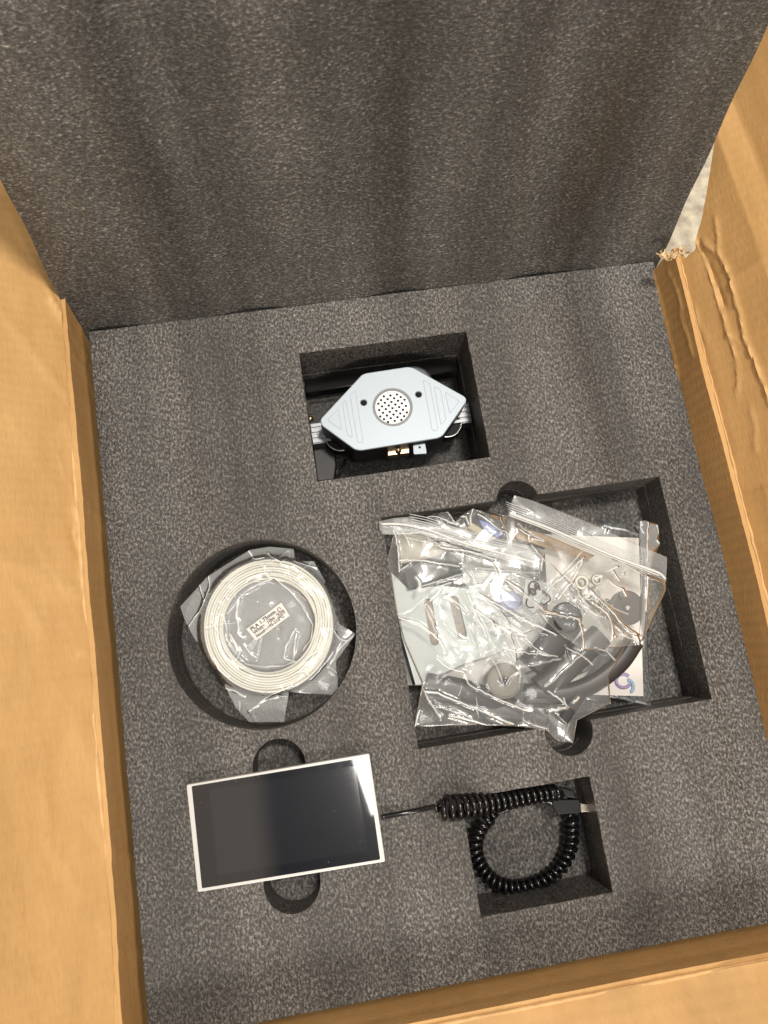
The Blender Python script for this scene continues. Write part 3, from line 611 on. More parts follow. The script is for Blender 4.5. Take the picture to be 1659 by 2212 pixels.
# zip tie and paper label
tag(tube('cable_tie', [at(*p, -.0078) for p in fo((592, 850), (640, 930), (660, 985))], .0009, M_white, None, 8), 'small white tie on the filament coil, left side of the coil centre', 'cable tie')
lab_px = fo((722, 815), (990, 610), (1056, 712), (795, 905))
def text(name, s, p, size, dirv, upv, matr, parent, z=0, thick=0.00005):
    cu = bpy.data.curves.new(name, 'FONT'); cu.body = s; cu.size = size; cu.extrude = thick; cu.align_x = 'LEFT'; cu.space_character = 1.05; cu.offset = size * .035
    tmp = bpy.data.objects.new('tmp', cu); COL.objects.link(tmp); dg = bpy.context.evaluated_depsgraph_get(); dg.update(); me = bpy.data.meshes.new_from_object(tmp.evaluated_get(dg)); bpy.data.objects.remove(tmp)
    me.materials.clear(); d = Vector(dirv).normalized(); nn = d.cross(Vector(upv)).normalized(); u_ = nn.cross(d)
    M4 = Matrix([[d.x, u_.x, nn.x, p[0]], [d.y, u_.y, nn.y, p[1]], [d.z, u_.z, nn.z, p[2]], [0, 0, 0, 1]]); me.transform(M4)
    return link(name, me, matr, parent)
LZ = -.0072
lp = [at(x, y, LZ) for x, y in lab_px]
lab = pprism('paper_label', lab_px, LZ, .0002, M_paper, None); tag(lab, 'white printed paper label in the middle of the filament coil', 'label')
ldir = lp[1] - lp[0]; lup = lp[0] - lp[3]; LL = np.linalg.norm(ldir)
def labp(u, v, dz=.0001): return lp[3] + (lp[2] - lp[3]) * u + (lp[0] - lp[3]) * v + np.array([0, 0, dz])
text('printed_text', 'PLA 1.75mm', labp(.07, .68), .0036, ldir, lup, M_ink, lab)
text('printed_text', 'White  10m', labp(.07, .39), .0034, ldir, lup, M_ink, lab)
text('printed_text', 'Nozzle:195-210\u2103', labp(.07, .12), .0029, ldir, lup, M_ink, lab)
text('printed_text', 'e', labp(.74, .66), .0040, ldir, lup, M_ink, lab)
rc_ = labp(.90, .76)
tube('recycle_ring', [rc_ + np.array([math.cos(a), math.sin(a), 0]) * .0012 for a in np.linspace(0, 5.2, 16)], .00025, M_ink, lab, 5)
fr_ = [labp(*q) for q in ((.76, .36), (.97, .36), (.97, .60), (.76, .60))]
tube('printed_frame', fr_, .00018, M_ink, lab, 4, closed=True)
text('printed_text', 'RoHS', labp(.785, .42), .0021, ldir, lup, M_ink, lab)

# ------------------------------------------------------------------ touch screen
scr_px = zS((62, 388), (1390, 160), (1507, 945), (145, 1168)); SZ = .0055
sp_ = [at(x, y, SZ) for x, y in scr_px]; sc = np.mean(sp_, 0)
scr = empty('touch_screen', (sc[0], sc[1], 0), 'dark touch screen with thin silver white frame lying on the foam tray', 'screen')
fr_o = rounded(sp_, .0012, 4)
prism('frame', fr_o, .0052, simple('frame_silver', (.62, .62, .60), .38, .2), scr, bev=.0004)
gl_px = zS((100, 398), (1366, 188), (1470, 930), (175, 1140)); gpt = [at(x, y, SZ + .0002) for x, y in gl_px]
gm, gnt, go = mat('screen_glass'); gb = N(gnt, 'ShaderNodeBsdfPrincipled', Roughness=.06); gb.inputs['Base Color'].default_value = (.005, .005, .006, 1)
gb.inputs['Specular IOR Level'].default_value = .9; gb.inputs['IOR'].default_value = 1.7; gb.inputs['Coat Weight'].default_value = .3; gb.inputs['Coat Roughness'].default_value = .26
gn = N(gnt, 'ShaderNodeTexNoise', Scale=220.0, Detail=6.0); gnt.links.new(coords(gnt, (1, .06, 1), (0, 0, .25)), gn.inputs[0])
gnt.links.new(ramp(gnt, gn.outputs[0], [(.45, (.03, .03, .03)), (.8, (.08, .08, .08))]), gb.inputs['Roughness']); gnt.links.new(gb.outputs[0], go.inputs[0])
prism('glass', rounded(gpt, .0008, 3), .0006, gm, scr, bev=.00015)
dp = [at(x, y, SZ + .00025) for x, y in zS((230, 425), (1285, 250), (1380, 865), (290, 1045))]
am, ant, ao = mat('display_area'); ab_ = N(ant, 'ShaderNodeBsdfPrincipled', Roughness=.05); ab_.inputs['Base Color'].default_value = (.009, .009, .010, 1); ab_.inputs['Specular IOR Level'].default_value = 1.0
ab_.inputs['IOR'].default_value = 1.7; ab_.inputs['Coat Weight'].default_value = .3; ab_.inputs['Coat Roughness'].default_value = .26
ant.links.new(ab_.outputs[0], ao.inputs[0]); prism('display', dp, .0002, am, scr)
V = []; F = []
for i in range(14):   # dust and scratches on the glass
    u, v = rnd.random(), rnd.random(); p = (1 - v) * ((1 - u) * gpt[0] + u * gpt[1]) + v * ((1 - u) * gpt[3] + u * gpt[2]) + [0, 0, .0001]
    s = rnd.uniform(.0001, .00022); k = len(V); V += [p + [-s, -s, 0], p + [s, -s, 0], p + [s, s, 0], p + [-s, s, 0], p + [0, 0, s]]; F += [(k, k + 1, k + 4), (k + 1, k + 2, k + 4), (k + 2, k + 3, k + 4), (k + 3, k, k + 4)]
tag(mesh_from('dust', V, F, simple('dust_grey', (.25, .25, .25), .8), scr), kind='stuff')
pprism('port', zS((1455, 640), (1472, 690), (1462, 700), (1448, 650)), SZ - .002, .004, M_white, scr)

# ------------------------------------------------------------------ coiled cord
cord = empty('coiled_cable', tuple(at(1130, 1830, -.03)), 'black coiled cable looped in the square pocket with a plug at its end', 'cable')
A1 = smooth_path([at(825, 1765, .004), at(870, 1757, .0015), at(905, 1750, .002), at(938, 1742, .006)], 30)
zk = lambda x, y, z: at(*zK((x, y))[0], z)
hel = smooth_path([zk(225, 350, .006), zk(300, 355, .006), zk(420, 345, .004), zk(600, 318, -.002), zk(800, 285, -.008), zk(1000, 250, -.013), zk(1150, 235, -.018)], 760)
def helix(C, rad, pitch):
    L_ = np.r_[0, np.cumsum(np.linalg.norm(np.diff(C, axis=0), axis=1))]; T = np.gradient(C, axis=0); T /= np.linalg.norm(T, axis=1)[:, None]
    up = np.array([0, 0, 1.0]); sd = np.cross(T, up); sd /= np.linalg.norm(sd, axis=1)[:, None]; u2 = np.cross(sd, T)
    ph = 2 * np.pi * L_ / pitch; return C + rad[:, None] * (np.cos(ph)[:, None] * u2 + np.sin(ph)[:, None] * sd)
def dense(C, pitch, per=14):
    L_ = np.linalg.norm(np.diff(C, axis=0), axis=1).sum(); return resample(C, int(L_ / pitch * per))
hel = dense(hel, .0046 ,16); n = len(hel); t = np.linspace(0, 1, n)
rad = (.0078 - .0038 * t ** .7) * np.clip(np.minimum(t * 14, 1.0), .15, 1)
H1 = helix(hel, rad, .0046)
mid = smooth_path([H1[-1], zk(1200, 240, -.022), zk(1270, 280, -.026), zk(1285, 340, -.030), zk(1262, 395, -.030)], 24)
lp_ = smooth_path([zk(1262, 400, -.030), zk(1268, 500, -.032), zk(1265, 610, -.033), zk(1235, 720, -.034), zk(1170, 820, -.035), zk(1060, 905, -.035), zk(940, 950, -.035), zk(810, 965, -.035), zk(690, 930, -.034), zk(600, 850, -.033), zk(545, 740, -.032), zk(530, 640, -.031), zk(555, 540, -.030), zk(610, 450, -.028), zk(690, 395, -.026)], 900)
lp2 = dense(lp_, .0047, 16); n = len(lp2); rad2 = np.full(n, .0040) * np.clip(np.minimum(np.linspace(0, 1, n) * 40, np.linspace(1, 0, n) * 40), .3, 1)
H2 = helix(lp2, rad2, .0047)
end = smooth_path([H2[-1], zk(800, 350, -.024), zk(930, 300, -.022), zk(1050, 300, -.021), zk(1130, 325, -.020)], 30)
path = np.vstack([A1, H1, mid[1:], H2[1:], end[1:]])
tube('cord', path, .00165, M_cord, cord, 7)
M_dk = simple('dark_rubber', (.007, .007, .0075), .45, spec=.3)
cab = [zk(x, y, -.0185) for x, y in [(1120, 295), (1330, 290), (1345, 345), (1335, 395), (1170, 405), (1125, 350)]]
prism('plug_grip', rounded(cab, .001, 3), .0055, M_dk, cord, bev=.0008)
prism('plug_shell', [zk(x, y, -.0200) for x, y in [(1332, 318), (1400, 324), (1410, 385), (1342, 388)]], .0026, simple('plug_metal', (.72, .66, .55), .25, 1.0), cord, bev=.0005)
prism('strain_relief', [zk(x, y, -.0190) for x, y in [(1180, 190), (1290, 220), (1310, 285), (1220, 270)]], .006, M_dk, cord, bev=.001)

# ------------------------------------------------------------------ contents of the accessory pocket
def gp(name, pts, z, depth, matr, label, cat, bev=.0003, **k):
    o = pprism(name, zG(*pts), z, depth, matr, None, bev=bev, **k); return tag(o, label, cat)
card = gp('instruction_card', [(820, 300), (1262, 318), (1284, 1056), (860, 1045)], -.0185, .0008, M_paper, 'white paper card with purple and blue print under the right zip bag', 'card', 0)
gcc = at(*zG((1190, 985))[0], -.0183)
tube('printed_logo', [gcc + np.array([math.cos(a) * .0052, math.sin(a) * .0045, 0]) for a in np.linspace(.6, 5.6, 26)], .0012, M_purple, card, 5)
tube('printed_logo', [gcc + np.array([.003 + math.cos(a) * .003, -.004 + math.sin(a) * .004, 0]) for a in np.linspace(-1.5, 1.6, 14)], .0012, M_cyan, card, 5)
gp('beige_leaflet', [(150, 790), (560, 700), (1000, 640), (1010, 760), (700, 1010), (180, 1005)], -.027, .0008, M_paper, 'off white leaflet beneath the pale slotted metal plate', 'leaflet', 0)
# slotted plate
plz = -.016
plo = [at(x, y, plz) for x, y in zG((108, 480), (190, 560), (330, 540), (520, 560), (640, 690), (640, 840), (445, 905), (240, 1002), (212, 1002), (150, 770))]
pl = empty('slotted_plate', tuple(np.mean(plo, 0)), 'pale grey metal plate with two oblong slots at the left of the zip bag', 'metal plate')
def capsule(a, b, r, n=10):
    a = np.array(a[:2]); b = np.array(b[:2]); an = math.atan2(*(a - b)[::-1]); return arc(a, r, an - math.pi / 2, an + math.pi / 2, n) + arc(b, r, an + math.pi / 2, an + 3 * math.pi / 2, n)
def plate_slots(name, P, holes, thick, matr, parent):
    cu = bpy.data.curves.new(name, 'CURVE'); cu.dimensions = '2D'; cu.fill_mode = 'BOTH'; cu.extrude = thick / 2
    for L_ in [[(p[0], p[1]) for p in P]] + holes:
        s = cu.splines.new('POLY'); s.points.add(len(L_) - 1); s.use_cyclic_u = True
        for q, p in zip(s.points, L_): q.co = (p[0], p[1], 0, 1)
    tmp = bpy.data.objects.new('tmp', cu); COL.objects.link(tmp); dg = bpy.context.evaluated_depsgraph_get(); dg.update(); me = bpy.data.meshes.new_from_object(tmp.evaluated_get(dg)); bpy.data.objects.remove(tmp); me.materials.clear()
    me.transform(Matrix.Translation((0, 0, P[0][2] - thick / 2))); return link(name, me, matr, parent)
Z3 = lambda x, y, z: at(*zG((x, y))[0], z)
plate_slots('plate', plo, [capsule(Z3(280, 620, plz), Z3(310, 800, plz), .0030), capsule(Z3(400, 610, plz), Z3(438, 765, plz), .0033)], .0018, M_pale, pl)
prism('slot_backing', [Z3(250, 590, plz - .003), Z3(470, 580, plz - .003), Z3(490, 800, plz - .003), Z3(290, 830, plz - .003)], .001, simple('dull_brown', (.26, .21, .16), .5, noise=.4, nscale=150), pl)
tube('edge_strip', [Z3(95, 470, plz), Z3(150, 780, plz), Z3(214, 1004, plz)], .0011, M_black, pl, 6)
gp('dark_pad', [(160, 460), (392, 372), (432, 490), (188, 558)], -.010, .003, M_slate, 'dark slate pad above the pale slotted plate under the left zip', 'pad', .0006)
gp('blue_clip', [(592, 600), (640, 570), (700, 560), (722, 618), (700, 650), (630, 660)], -.010, .004, M_blue, 'bright blue plastic piece in the middle of the bags', 'clip', .001)
gp('blue_block', [(510, 225), (560, 240), (640, 300), (590, 330), (540, 300)], -.014, .004, M_blue, 'blue piece under the folded film at the far left of the bags', 'block', .001)
gp('beige_block', [(488, 246), (600, 320), (560, 330), (458, 268)], -.010, .003, M_beige, 'beige piece beside the blue block under the left zip strip', 'block', .001)
gp('grey_folded_part', [(130, 290), (240, 300), (420, 350), (395, 400), (150, 440)], -.013, .003, simple('warm_grey', (.42, .38, .31), .5, noise=.2, nscale=80), 'beige grey part below the left end of the zip strip', 'part', .001)
gp('tan_cable_strip', [(690, 265), (800, 290), (1060, 400), (1020, 420), (860, 372), (690, 320)], -.008, .003, M_tan, 'tan brown strip below the zip of the right bag', 'strip', .0008)
gp('grey_sheet', [(430, 400), (700, 450), (820, 560), (760, 700), (560, 640), (440, 520)], -.018, .002, simple('cool_grey', (.34, .35, .34), .5, noise=.2, nscale=70), 'cool grey sheet between the slotted plate and the blue clip', 'sheet', .0006)
# washers and screws
M_steelb = simple('bright_steel', (.45, .42, .36), .3, .8)
wl = ['large bearing ring right of the recycling mark', 'small ring next to the large bearing', 'small ring below the large bearing']
for (x, y, r, l_) in ((997, 525, .0052, wl[0]), (1068, 512, .0040, wl[1]), (1030, 590, .0030, wl[2])):
    o = empty('washer', tuple(Z3(x, y, -.008)), 'steel ' + l_, 'washer', 'loose steel rings in the bag')
    disc('ring', Z3(x, y, -.006), r, .003, M_steelb, o, 32, bev=.0004, rin=r * .55); disc('inner_ring', Z3(x, y, -.0065), r * .72, .002, M_disc2, o, 24, rin=r * .45)
for i in range(7):
    x, y = 960 + rnd.random() * 130, 590 + rnd.random() * 110; a = rnd.uniform(0, 3.1); p = Z3(x, y, -.008 + rnd.uniform(-.002, .002)); d = np.array([math.cos(a), math.sin(a), rnd.uniform(-.2, .2)])
    o = empty('screw', tuple(p), 'small bright steel screw in the pile above the dark tube ends', 'screw', 'loose screws in the pile')
    tube('shank', [p, p + d * .006], .0008, M_steelb, o, 8); tube('screw_head', [p + d * .006, p + d * .0078], .0017, M_steelb, o, 10)
# recycling mark printed on bag
RZZ = .0132
mk = gp('printed_tag', [(735, 510), (862, 530), (862, 600), (770, 668), (720, 620)], RZZ - .002, .0003, film_mat('frosted_film', haze=.16), 'frosted film tag printed with a recycling mark', 'tag', 0)
for seg in ([(752, 585), (752, 535), (770, 520), (792, 532), (800, 555)], [(812, 562), (845, 590), (848, 608), (820, 628), (800, 620)], [(742, 600), (738, 628), (752, 642), (775, 640)]):
    tube('recycling_arrow', smooth_path([Z3(x, y, RZZ) for x, y in seg], 20), .00042, M_ink, mk, 5)
text('printed_text', '04', Z3(772, 590, RZZ), .0075, Z3(800, 570, 0) - Z3(775, 595, 0), [0, 0, 0] + np.cross([0, 0, 1.0], Z3(800, 570, 0) - Z3(775, 595, 0)), M_ink, mk)
# curved black holder pieces
def bar(name, pts, w, h, matr, label, cat, n=40, taper=None, z_=None):
    C = smooth_path([Z3(x, y, z) for x, y, z in pts], n); T = np.gradient(C, axis=0); T /= np.linalg.norm(T, axis=1)[:, None]; sd = np.cross(T, [0, 0, 1]); sd /= np.linalg.norm(sd, axis=1)[:, None]
    V = []; F = []; m_ = 14
    for i in range(n):
        for k in range(m_):
            a = 2 * math.pi * k / m_; ca, sa = math.cos(a), math.sin(a); ex = .6
            V.append(C[i] + sd[i] * w / 2 * np.sign(ca) * abs(ca) ** ex + np.array([0, 0, h / 2 * np.sign(sa) * abs(sa) ** ex]))
    for i in range(n - 1):
        for k in range(m_): F.append((i * m_ + k, i * m_ + (k + 1) % m_, (i + 1) * m_ + (k + 1) % m_, (i + 1) * m_ + k))
    F.append(tuple(range(m_ - 1, -1, -1))); F.append(tuple((n - 1) * m_ + k for k in range(m_)))
    o = mesh_from(name, V, F, matr, None, True); o.data.set_sharp_from_angle(angle=math.radians(60)); return tag(o, label, cat)
bar('holder_arc', [(1240, 800, -.006), (1165, 905, -.007), (1040, 1000, -.008), (900, 1045, -.008), (730, 1040, -.009)], .0125, .012, M_arc, 'longest charcoal curved bar with the brown grey disc at its upper end', 'bar')
bar('straight_arm', [(1085, 770, -.004), (1000, 850, -.005), (900, 945, -.006), (800, 1020, -.008)], .0170, .012, M_arc, 'wide charcoal straight bar inside the curve of the long bar', 'bar')
bar('tube_roller', [(940, 690, -.006), (860, 800, -.010), (760, 920, -.013)], .0215, .016, M_darkarc, 'dark thick tube with rounded end beside the recycling mark', 'tube')
bar('dark_strip', [(1120, 850, -.012), (1060, 960, -.010), (985, 1050, -.006), (905, 1165, -.001)], .0085, .008, M_slate, 'narrow slate bar crossing out to the lower edge of the bag', 'bar')
bar('lower_arc', [(270, 1010, -.012), (420, 1035, -.012), (600, 1090, -.013), (740, 1150, -.014)], .0185, .012, M_darkarc, 'black curved bar along the bottom of the left bag', 'bar')
bar('inner_bar', [(1040, 870, -.013), (900, 930, -.014), (740, 990, -.015)], .016, .008, M_darkarc, 'black bar lying underneath the two charcoal bars', 'bar')
ec = disc('tube_end_cap', Z3(930, 688, .0082), .0104, .006, M_black, None, 48, bev=.0015); tag(ec, 'round black end cap of the dark tube beside the recycling mark', 'end cap')  # added disc for the dark rounded end of the tube
def cap(nm, x, y, z, r, matr, label, hole):
    p = Z3(x, y, z); o = empty(nm, tuple(p - [0, 0, .003]), label, 'disc')
    disc('disc_plate', p, r, .0025, matr, o, 56, bev=.0005); disc('raised_rim', p + [0, 0, .0003], r, .0005, matr, o, 56, rin=r * .95)
    if hole: disc('centre_hole', p + [0, 0, .0009], .0021, .0003, M_pit, o, 20); disc('hub', p + [0, 0, .0007], .0036, .0009, M_disc, o, 24); disc('outer_ring', p + [0, 0, .0006], r * 1.0, .0006, M_disc, o, 56, rin=r * .955); disc('inner_ring', p + [0, 0, .0003], r * .88, .0005, M_disc, o, 56, rin=r * .86)
    else:
        disc('centre_pin', p + [0, 0, .0014], .0017, .0016, M_chrome, o, 20, bev=.0004); disc('hub', p + [0, 0, .0005], .0028, .0006, matr, o, 24)
cap('end_disc', 1208, 643, .002, .0118, M_disc, 'brown grey round disc with a bright pin at the right', False)
cap('end_disc', 635, 985, -.001, .0118, M_disc2, 'olive grey round disc with a dark centre hole at the lower left', True)

# ------------------------------------------------------------------ bags
def bagthing(name, px, label): p = at(*zG(px)[0], -.01); return empty(name, tuple(p), label, 'plastic bag')
def C_(z, lst): return [(z(*c), a, w, h) for c, a, w, h in lst]
# lowest bag at the right with bluish film
b4 = bagthing('flat_bag', (1250, 900), 'bluish clear bag edge beneath the white card at the lower right')
film('film', zG((1000, 260), (1130, 245), (1240, 262), (1275, 300)), zG((1275, 300), (1300, 700), (1318, 1104)), zG((1000, 1050), (1140, 1062), (1318, 1104)), zG((1000, 260), (1010, 700), (1000, 1050)), -.021,
     C_(zG, [([(1100, 262), (1200, 285), (1262, 300)], .001, .0008, .7), ([(1130, 1060), (1240, 1080), (1318, 1100)], .001, .0006, .6)]), M_filmb, b4, seed=21, amp=.0012, bulge=.002, n=120)
# crumpled film behind the zips
b3 = bagthing('crumpled_bag', (480, 260), 'crumpled clear film sticking out behind the two zip strips')
film('film', zG((272, 218), (300, 205), (372, 196), (405, 240), (440, 208), (487, 180), (600, 208), (680, 215)), zG((680, 215), (690, 330), (700, 480)), zG((290, 330), (450, 400), (700, 480)), zG((272, 218), (285, 280), (290, 330)), -.004,
     C_(zA, [([(480, 320), (570, 325), (700, 385), (760, 400)], .0016, .0009, .9), ([(905, 245), (880, 320), (885, 380)], .0016, .0009, .8), ([(730, 320), (830, 312), (870, 390)], .0014, .0008, .8), ([(950, 300), (1040, 360), (1150, 450), (1220, 470), (1300, 545)], .0014, .0009, .9), ([(720, 355), (770, 390)], .0015, .0014, .95), ([(1160, 320), (1200, 420), (1225, 540)], .001, .0008, .6), ([(660, 275), (720, 370)], .001, .0008, .6)]), M_film, b3, seed=22, amp=.0022, bulge=.003, back=.004, n=160)
# left zip bag
b1 = bagthing('zip_bag', (400, 700), 'large clear zip bag on the left half of the pile with pale plate inside')
crA = C_(zA, [([(165, 440), (205, 600), (215, 830)], .0018, .0009, .75), ([(250, 460), (290, 520), (310, 580)], .0012, .0012, .5), ([(220, 730), (350, 728), (520, 750), (770, 785)], .0016, .0010, .7), ([(215, 830), (300, 775)], .0014, .001, .6),
    ([(380, 990), (560, 930), (790, 860)], .0014, .0008, .6), ([(600, 610), (700, 625), (860, 650), (1100, 720)], .0014, .0009, .8), ([(610, 555), (740, 600), (870, 650), (1000, 670), (1120, 700)], .0010, .0007, .8), ([(950, 1040), (1100, 1130), (1300, 1250), (1659, 1422)], .0022, .0010, .95),
    ([(850, 830), (900, 900), (930, 960)], .0014, .0012, .5), ([(370, 890), (410, 930), (400, 1000)], .0016, .0018, .9), ([(510, 1020), (560, 980), (600, 1000), (500, 1110)], .0014, .0010, .8), ([(600, 970), (640, 950), (690, 940)], .0012, .0009, .8), ([(650, 1060), (750, 1130), (840, 1210)], .0014, .0008, .8),
    ([(190, 1230), (320, 1190), (450, 1080)], .0016, .0012, .4), ([(210, 1260), (400, 1330), (500, 1410)], .0014, .0010, .7), ([(640, 1070), (700, 1110)], .0012, .0020, .7), ([(850, 1050), (930, 1260), (1000, 1400)], .0014, .0009, .6), ([(880, 1170), (1060, 1300), (1250, 1400)], .0016, .0010, .7), ([(1060, 1290), (1080, 1370), (1150, 1400)], .002, .0018, .9),
    ([(450, 1150), (520, 1300), (560, 1400)], .0012, .0012, .4), ([(260, 430), (400, 460), (580, 580)], .0012, .0009, .5), ([(1080, 1240), (1200, 1330), (1320, 1400)], .001, .0007, .6), ([(1150, 1150), (1350, 1300)], .001, .0007, .6), ([(940, 800), (1200, 830), (1500, 850)], .001, .0008, .45)])
crA += C_(zC, [([(210, 80), (400, 130), (500, 210), (590, 290), (640, 400)], .0016, .0009, .75), ([(560, 455), (640, 530), (815, 590)], .0018, .0010, .9), ([(815, 590), (850, 690), (940, 740), (1100, 820), (1200, 860), (1370, 940)], .0018, .0009, .9), ([(1370, 935), (1450, 935)], .0014, .0012, .95),
    ([(450, 765), (560, 770), (720, 840), (900, 910), (1080, 990), (1280, 1070)], .0020, .0011, .95), ([(490, 870), (620, 920), (820, 980), (900, 1020)], .0012, .0008, .5), ([(680, 990), (830, 1020), (950, 1050), (1060, 1090), (1130, 1095)], .0018, .0011, .9), ([(440, 690), (400, 830), (370, 1000), (355, 1110)], .0018, .0011, .5), ([(440, 740), (520, 900), (600, 1010)], .0018, .0012, .5),
    ([(405, 950), (380, 1050), (360, 1100)], .001, .001, .8), ([(900, 20), (960, 130), (1030, 230), (1060, 300)], .0012, .0008, .6), ([(1060, 120), (1090, 170), (1140, 200)], .002, .0018, .95), ([(1080, 140), (1240, 180), (1390, 250)], .0012, .0007, .7), ([(1200, 330), (1290, 480)], .001, .0009, .6), ([(850, 160), (900, 300), (920, 330)], .001, .001, .4), ([(1370, 1030), (1500, 1090), (1600, 1110)], .0012, .001, .35), ([(730, 370), (760, 400)], .0014, .002, .7), ([(860, 410), (890, 450)], .0012, .002, .7)])
crA += C_(zD, [([(380, 945), (460, 925), (530, 915)], .0018, .0014, .98), ([(600, 870), (650, 820)], .0014, .0010, .9), ([(455, 970), (540, 1055)], .0014, .001, .6), ([(340, 715), (420, 650), (560, 520), (700, 395)], .0010, .0011, .35), ([(100, 540), (480, 460)], .001, .001, .3), ([(250, 405), (330, 420), (450, 440)], .0012, .0008, .5), ([(920, 960), (990, 800)], .0012, .0010, .8)])
film('film', zG((52, 252), (120, 262), (240, 282), (420, 310), (640, 352), (812, 392)), zG((812, 392), (1000, 590), (1235, 780), (1120, 960), (1130, 1090), (975, 1170), (956, 1276)),
     zG((216, 1197), (560, 1192), (720, 1200), (830, 1218), (880, 1262), (956, 1276)), zG((52, 252), (62, 292), (118, 305), (88, 420), (128, 660), (165, 800), (252, 1000), (216, 1197)), -.001, crA, M_film, b1, seed=5, amp=.0006, bulge=.005, back=.012, n=330, haze=.01, fine=30)
strip = film('zip_strip', zG((50, 240), (120, 225), (200, 219), (240, 238), (420, 268), (640, 325), (826, 374)), zG((826, 374), (815, 420), (805, 470)), zG((70, 302), (240, 300), (400, 345), (620, 415), (805, 470)), zG((50, 240), (54, 275), (70, 302)), .006,
     [], M_film2, b1, seed=6, amp=.0005, bulge=.0008, n=120, haze=.16)
def zline(pts, z, r, parent, m_=None):
    return tube('zip_ridge', smooth_path([at(x, y, z) for x, y in pts], 60), r, m_ or M_zip, parent, 6)
M_zip = film_mat('zip_ridge_film', haze=.62, rough=.2, white=(.84, .86, .84)); M_zipf = film_mat('faint_ridge_film', haze=.34, rough=.2)
zline(zA((45, 385), (260, 392), (500, 445), (700, 520), (900, 588), (1140, 650), (1540, 760)), .0076, .0009, b1)
for o_, m_ in ((22, M_zipf), (-40, M_zipf), (-62, M_zipf), (-85, M_zipf), (-108, M_zipf)):
    zline([(x + (2 if o_ < 0 else 0), y + o_ * .23148) for x, y in zA((300, 400), (500, 445), (700, 520), (900, 588), (1140, 650), (1540, 760))], .0072, .0003, b1, m_)
# right zip bag on top
b2 = bagthing('zip_bag', (1100, 450), 'clear zip bag lying on top at the right with its zip strip slanting')
crB2 = C_(zB, [([(0, 930), (100, 1000), (330, 1200), (480, 1245), (630, 1275), (680, 1422)], .0022, .0010, .95), ([(0, 960), (180, 1090), (330, 1210)], .0012, .0008, .6), ([(690, 705), (540, 850), (380, 980), (270, 1110)], .0018, .0009, .85), ([(680, 740), (580, 920), (450, 1090)], .0016, .0009, .85), ([(740, 1010), (860, 1120), (960, 1230), (1060, 1340), (1190, 1422)], .0018, .0009, .9),
    ([(790, 1140), (900, 1230), (950, 1340), (960, 1420)], .0016, .0009, .9), ([(1050, 1010), (1080, 1060)], .0016, .0014, .95), ([(930, 930), (990, 980), (1050, 1000)], .0016, .0013, .9), ([(960, 830), (990, 880), (1020, 920)], .0016, .0010, .9), ([(960, 720), (980, 760), (1000, 735)], .0012, .0008, .8), ([(920, 830), (950, 810), (1010, 790)], .0012, .0008, .8), ([(600, 950), (640, 1050), (700, 1140)], .0012, .0010, .5), ([(700, 1080), (760, 1030)], .0016, .002, .6),
    ([(1290, 880), (1285, 990), (1275, 1200)], .0012, .0012, .6), ([(1080, 760), (1280, 880), (1430, 935)], .0012, .0008, .5), ([(110, 440), (160, 480), (200, 500)], .0014, .0010, .8), ([(190, 460), (185, 540)], .001, .0008, .8), ([(240, 530), (320, 550)], .0012, .0014, .8), ([(240, 620), (310, 720), (295, 830)], .0012, .0009, .6), ([(1180, 640), (1120, 760), (1060, 860)], .001, .0010, .45), ([(520, 880), (560, 920), (590, 980)], .0012, .0010, .5), ([(800, 900), (850, 880)], .0014, .0018, .8), ([(640, 1130), (720, 1180), (800, 1240)], .0012, .0014, .5)])
crB2 += C_(zD, [([(640, 90), (690, 280), (705, 385)], .0020, .0009, .95), ([(985, 160), (1070, 240), (1180, 285), (1220, 330)], .0018, .0010, .9), ([(1070, 155), (1190, 240), (1220, 310)], .0018, .0010, .9), ([(950, 150), (960, 280)], .0014, .0012, .9), ([(960, 230), (990, 250)], .0014, .0016, .8)])
crB2 += C_(zA, [([(1080, 760), (1160, 900), (1330, 1010), (1500, 1150), (1560, 1210), (1659, 1222)], .0022, .0010, .9), ([(1120, 640), (1090, 740), (1060, 800), (1140, 890)], .0020, .0014, .9), ([(1440, 590), (1560, 740)], .0014, .0009, .6)])
film('film', zG((662, 205), (800, 262), (1010, 350), (1200, 430), (1388, 508)), zG((1388, 508), (1390, 560), (1310, 740), (1264, 818)), zG((572, 462), (680, 570), (770, 655), (900, 770), (1006, 842), (1264, 818)), zG((662, 205), (610, 350), (572, 462)), .006, crB2, M_film, b2, seed=9, amp=.00055, bulge=.005, back=None, n=320, haze=.04, fine=14)
film('zip_strip', zG((682, 118), (760, 140), (900, 195), (1050, 252), (1200, 325), (1395, 408)), zG((1395, 408), (1394, 460), (1388, 520)), zG((655, 212), (800, 268), (1010, 355), (1200, 440), (1388, 520)), zG((682, 118), (665, 160), (655, 212)), .012, [], M_film2, b2, seed=10, amp=.0005, bulge=.001, n=140, haze=.10)
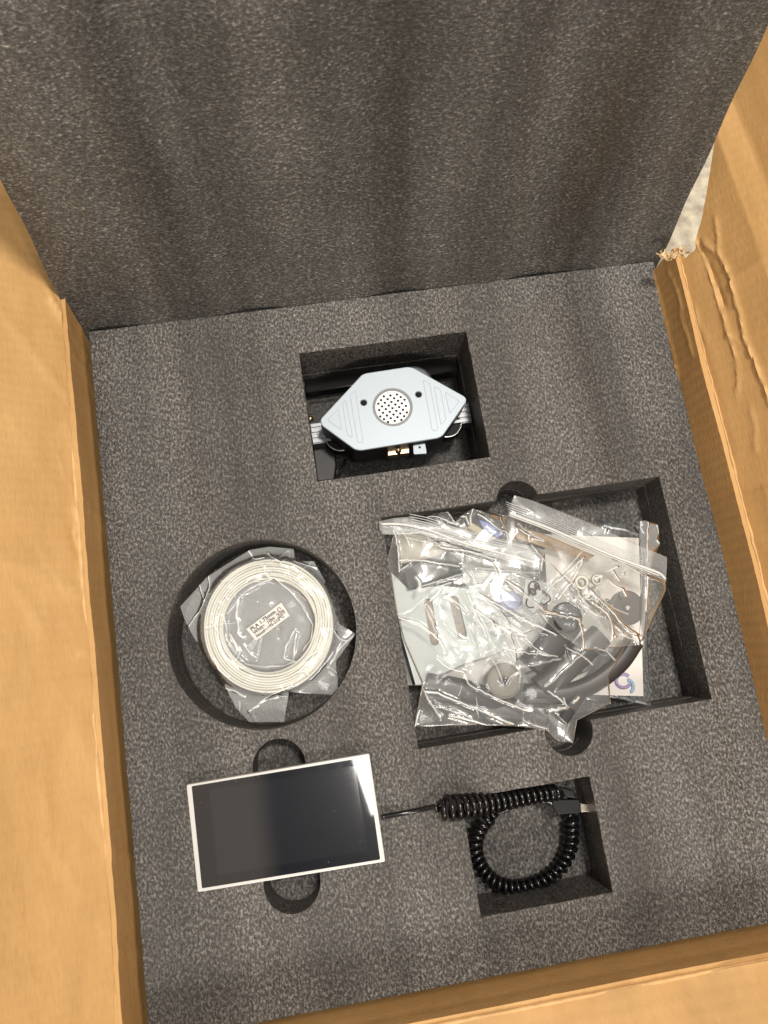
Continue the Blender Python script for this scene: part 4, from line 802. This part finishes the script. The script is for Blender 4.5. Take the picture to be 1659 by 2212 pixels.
zb_ = zB((10, 282), (150, 335), (400, 430), (700, 560), (1000, 690), (1300, 800), (1420, 850), (1470, 900))
zline(zb_, .0137, .0010, b2); zline([(x - 1, y + 5) for x, y in zb_[:-1]], .0137, .0004, b2)
for o_ in (-40, -62, -85, -108, -130): zline([(x + o_ * .06, y + o_ * .23148 + 6) for x, y in zb_[:-2]], .0136, .00028, b2, M_zipf)
for o_ in (40, 58): zline([(x, y + o_ * .23148) for x, y in zb_[2:-2]], .0135, .00028, b2, M_zipf)
# upright folded strip at far right
b5 = bagthing('folded_zip_bag', (1300, 400), 'narrow folded clear zip strip standing at the far right corner of the pile')
film('film', zG((1266, 240), (1290, 236), (1350, 258)), zG((1350, 258), (1358, 350), (1330, 430), (1296, 620), (1290, 790)), zG((1262, 790), (1275, 795), (1290, 790)), zG((1266, 240), (1262, 310), (1275, 420), (1265, 620), (1262, 790)), .002,
     C_(zB, [([(1300, 370), (1290, 500), (1270, 740)], .0016, .0012, .8), ([(1240, 360), (1230, 420), (1250, 470)], .0012, .001, .8), ([(1380, 550), (1430, 590)], .002, .002, .95), ([(1385, 400), (1400, 480)], .001, .0009, .6)]), M_film2, b5, seed=31, amp=.0012, bulge=.004, n=120, haze=.12)
# clear tail at the bottom resting in the finger notch is part of the left bag; a small clear inner pouch under it
b6 = bagthing('inner_bag', (600, 760), 'crumpled clear inner bag over the white curved part in the middle')
film('film', zG((430, 545), (560, 520), (700, 560), (850, 700)), zG((850, 700), (800, 790), (690, 900)), zG((520, 870), (600, 890), (690, 900)), zG((430, 545), (480, 700), (520, 870)), -.006,
     C_(zG, [([(560, 600), (640, 700), (690, 880)], .0014, .0009, .6), ([(590, 740), (620, 730), (650, 790)], .001, .0008, .6), ([(500, 640), (570, 780), (600, 870)], .001, .0009, .5), ([(640, 760), (700, 770), (780, 740)], .0012, .0009, .6), ([(600, 690), (720, 760)], .001, .0008, .6)]), M_film2, b6, seed=33, amp=.002, bulge=.003, n=150, haze=.10, fine=14)
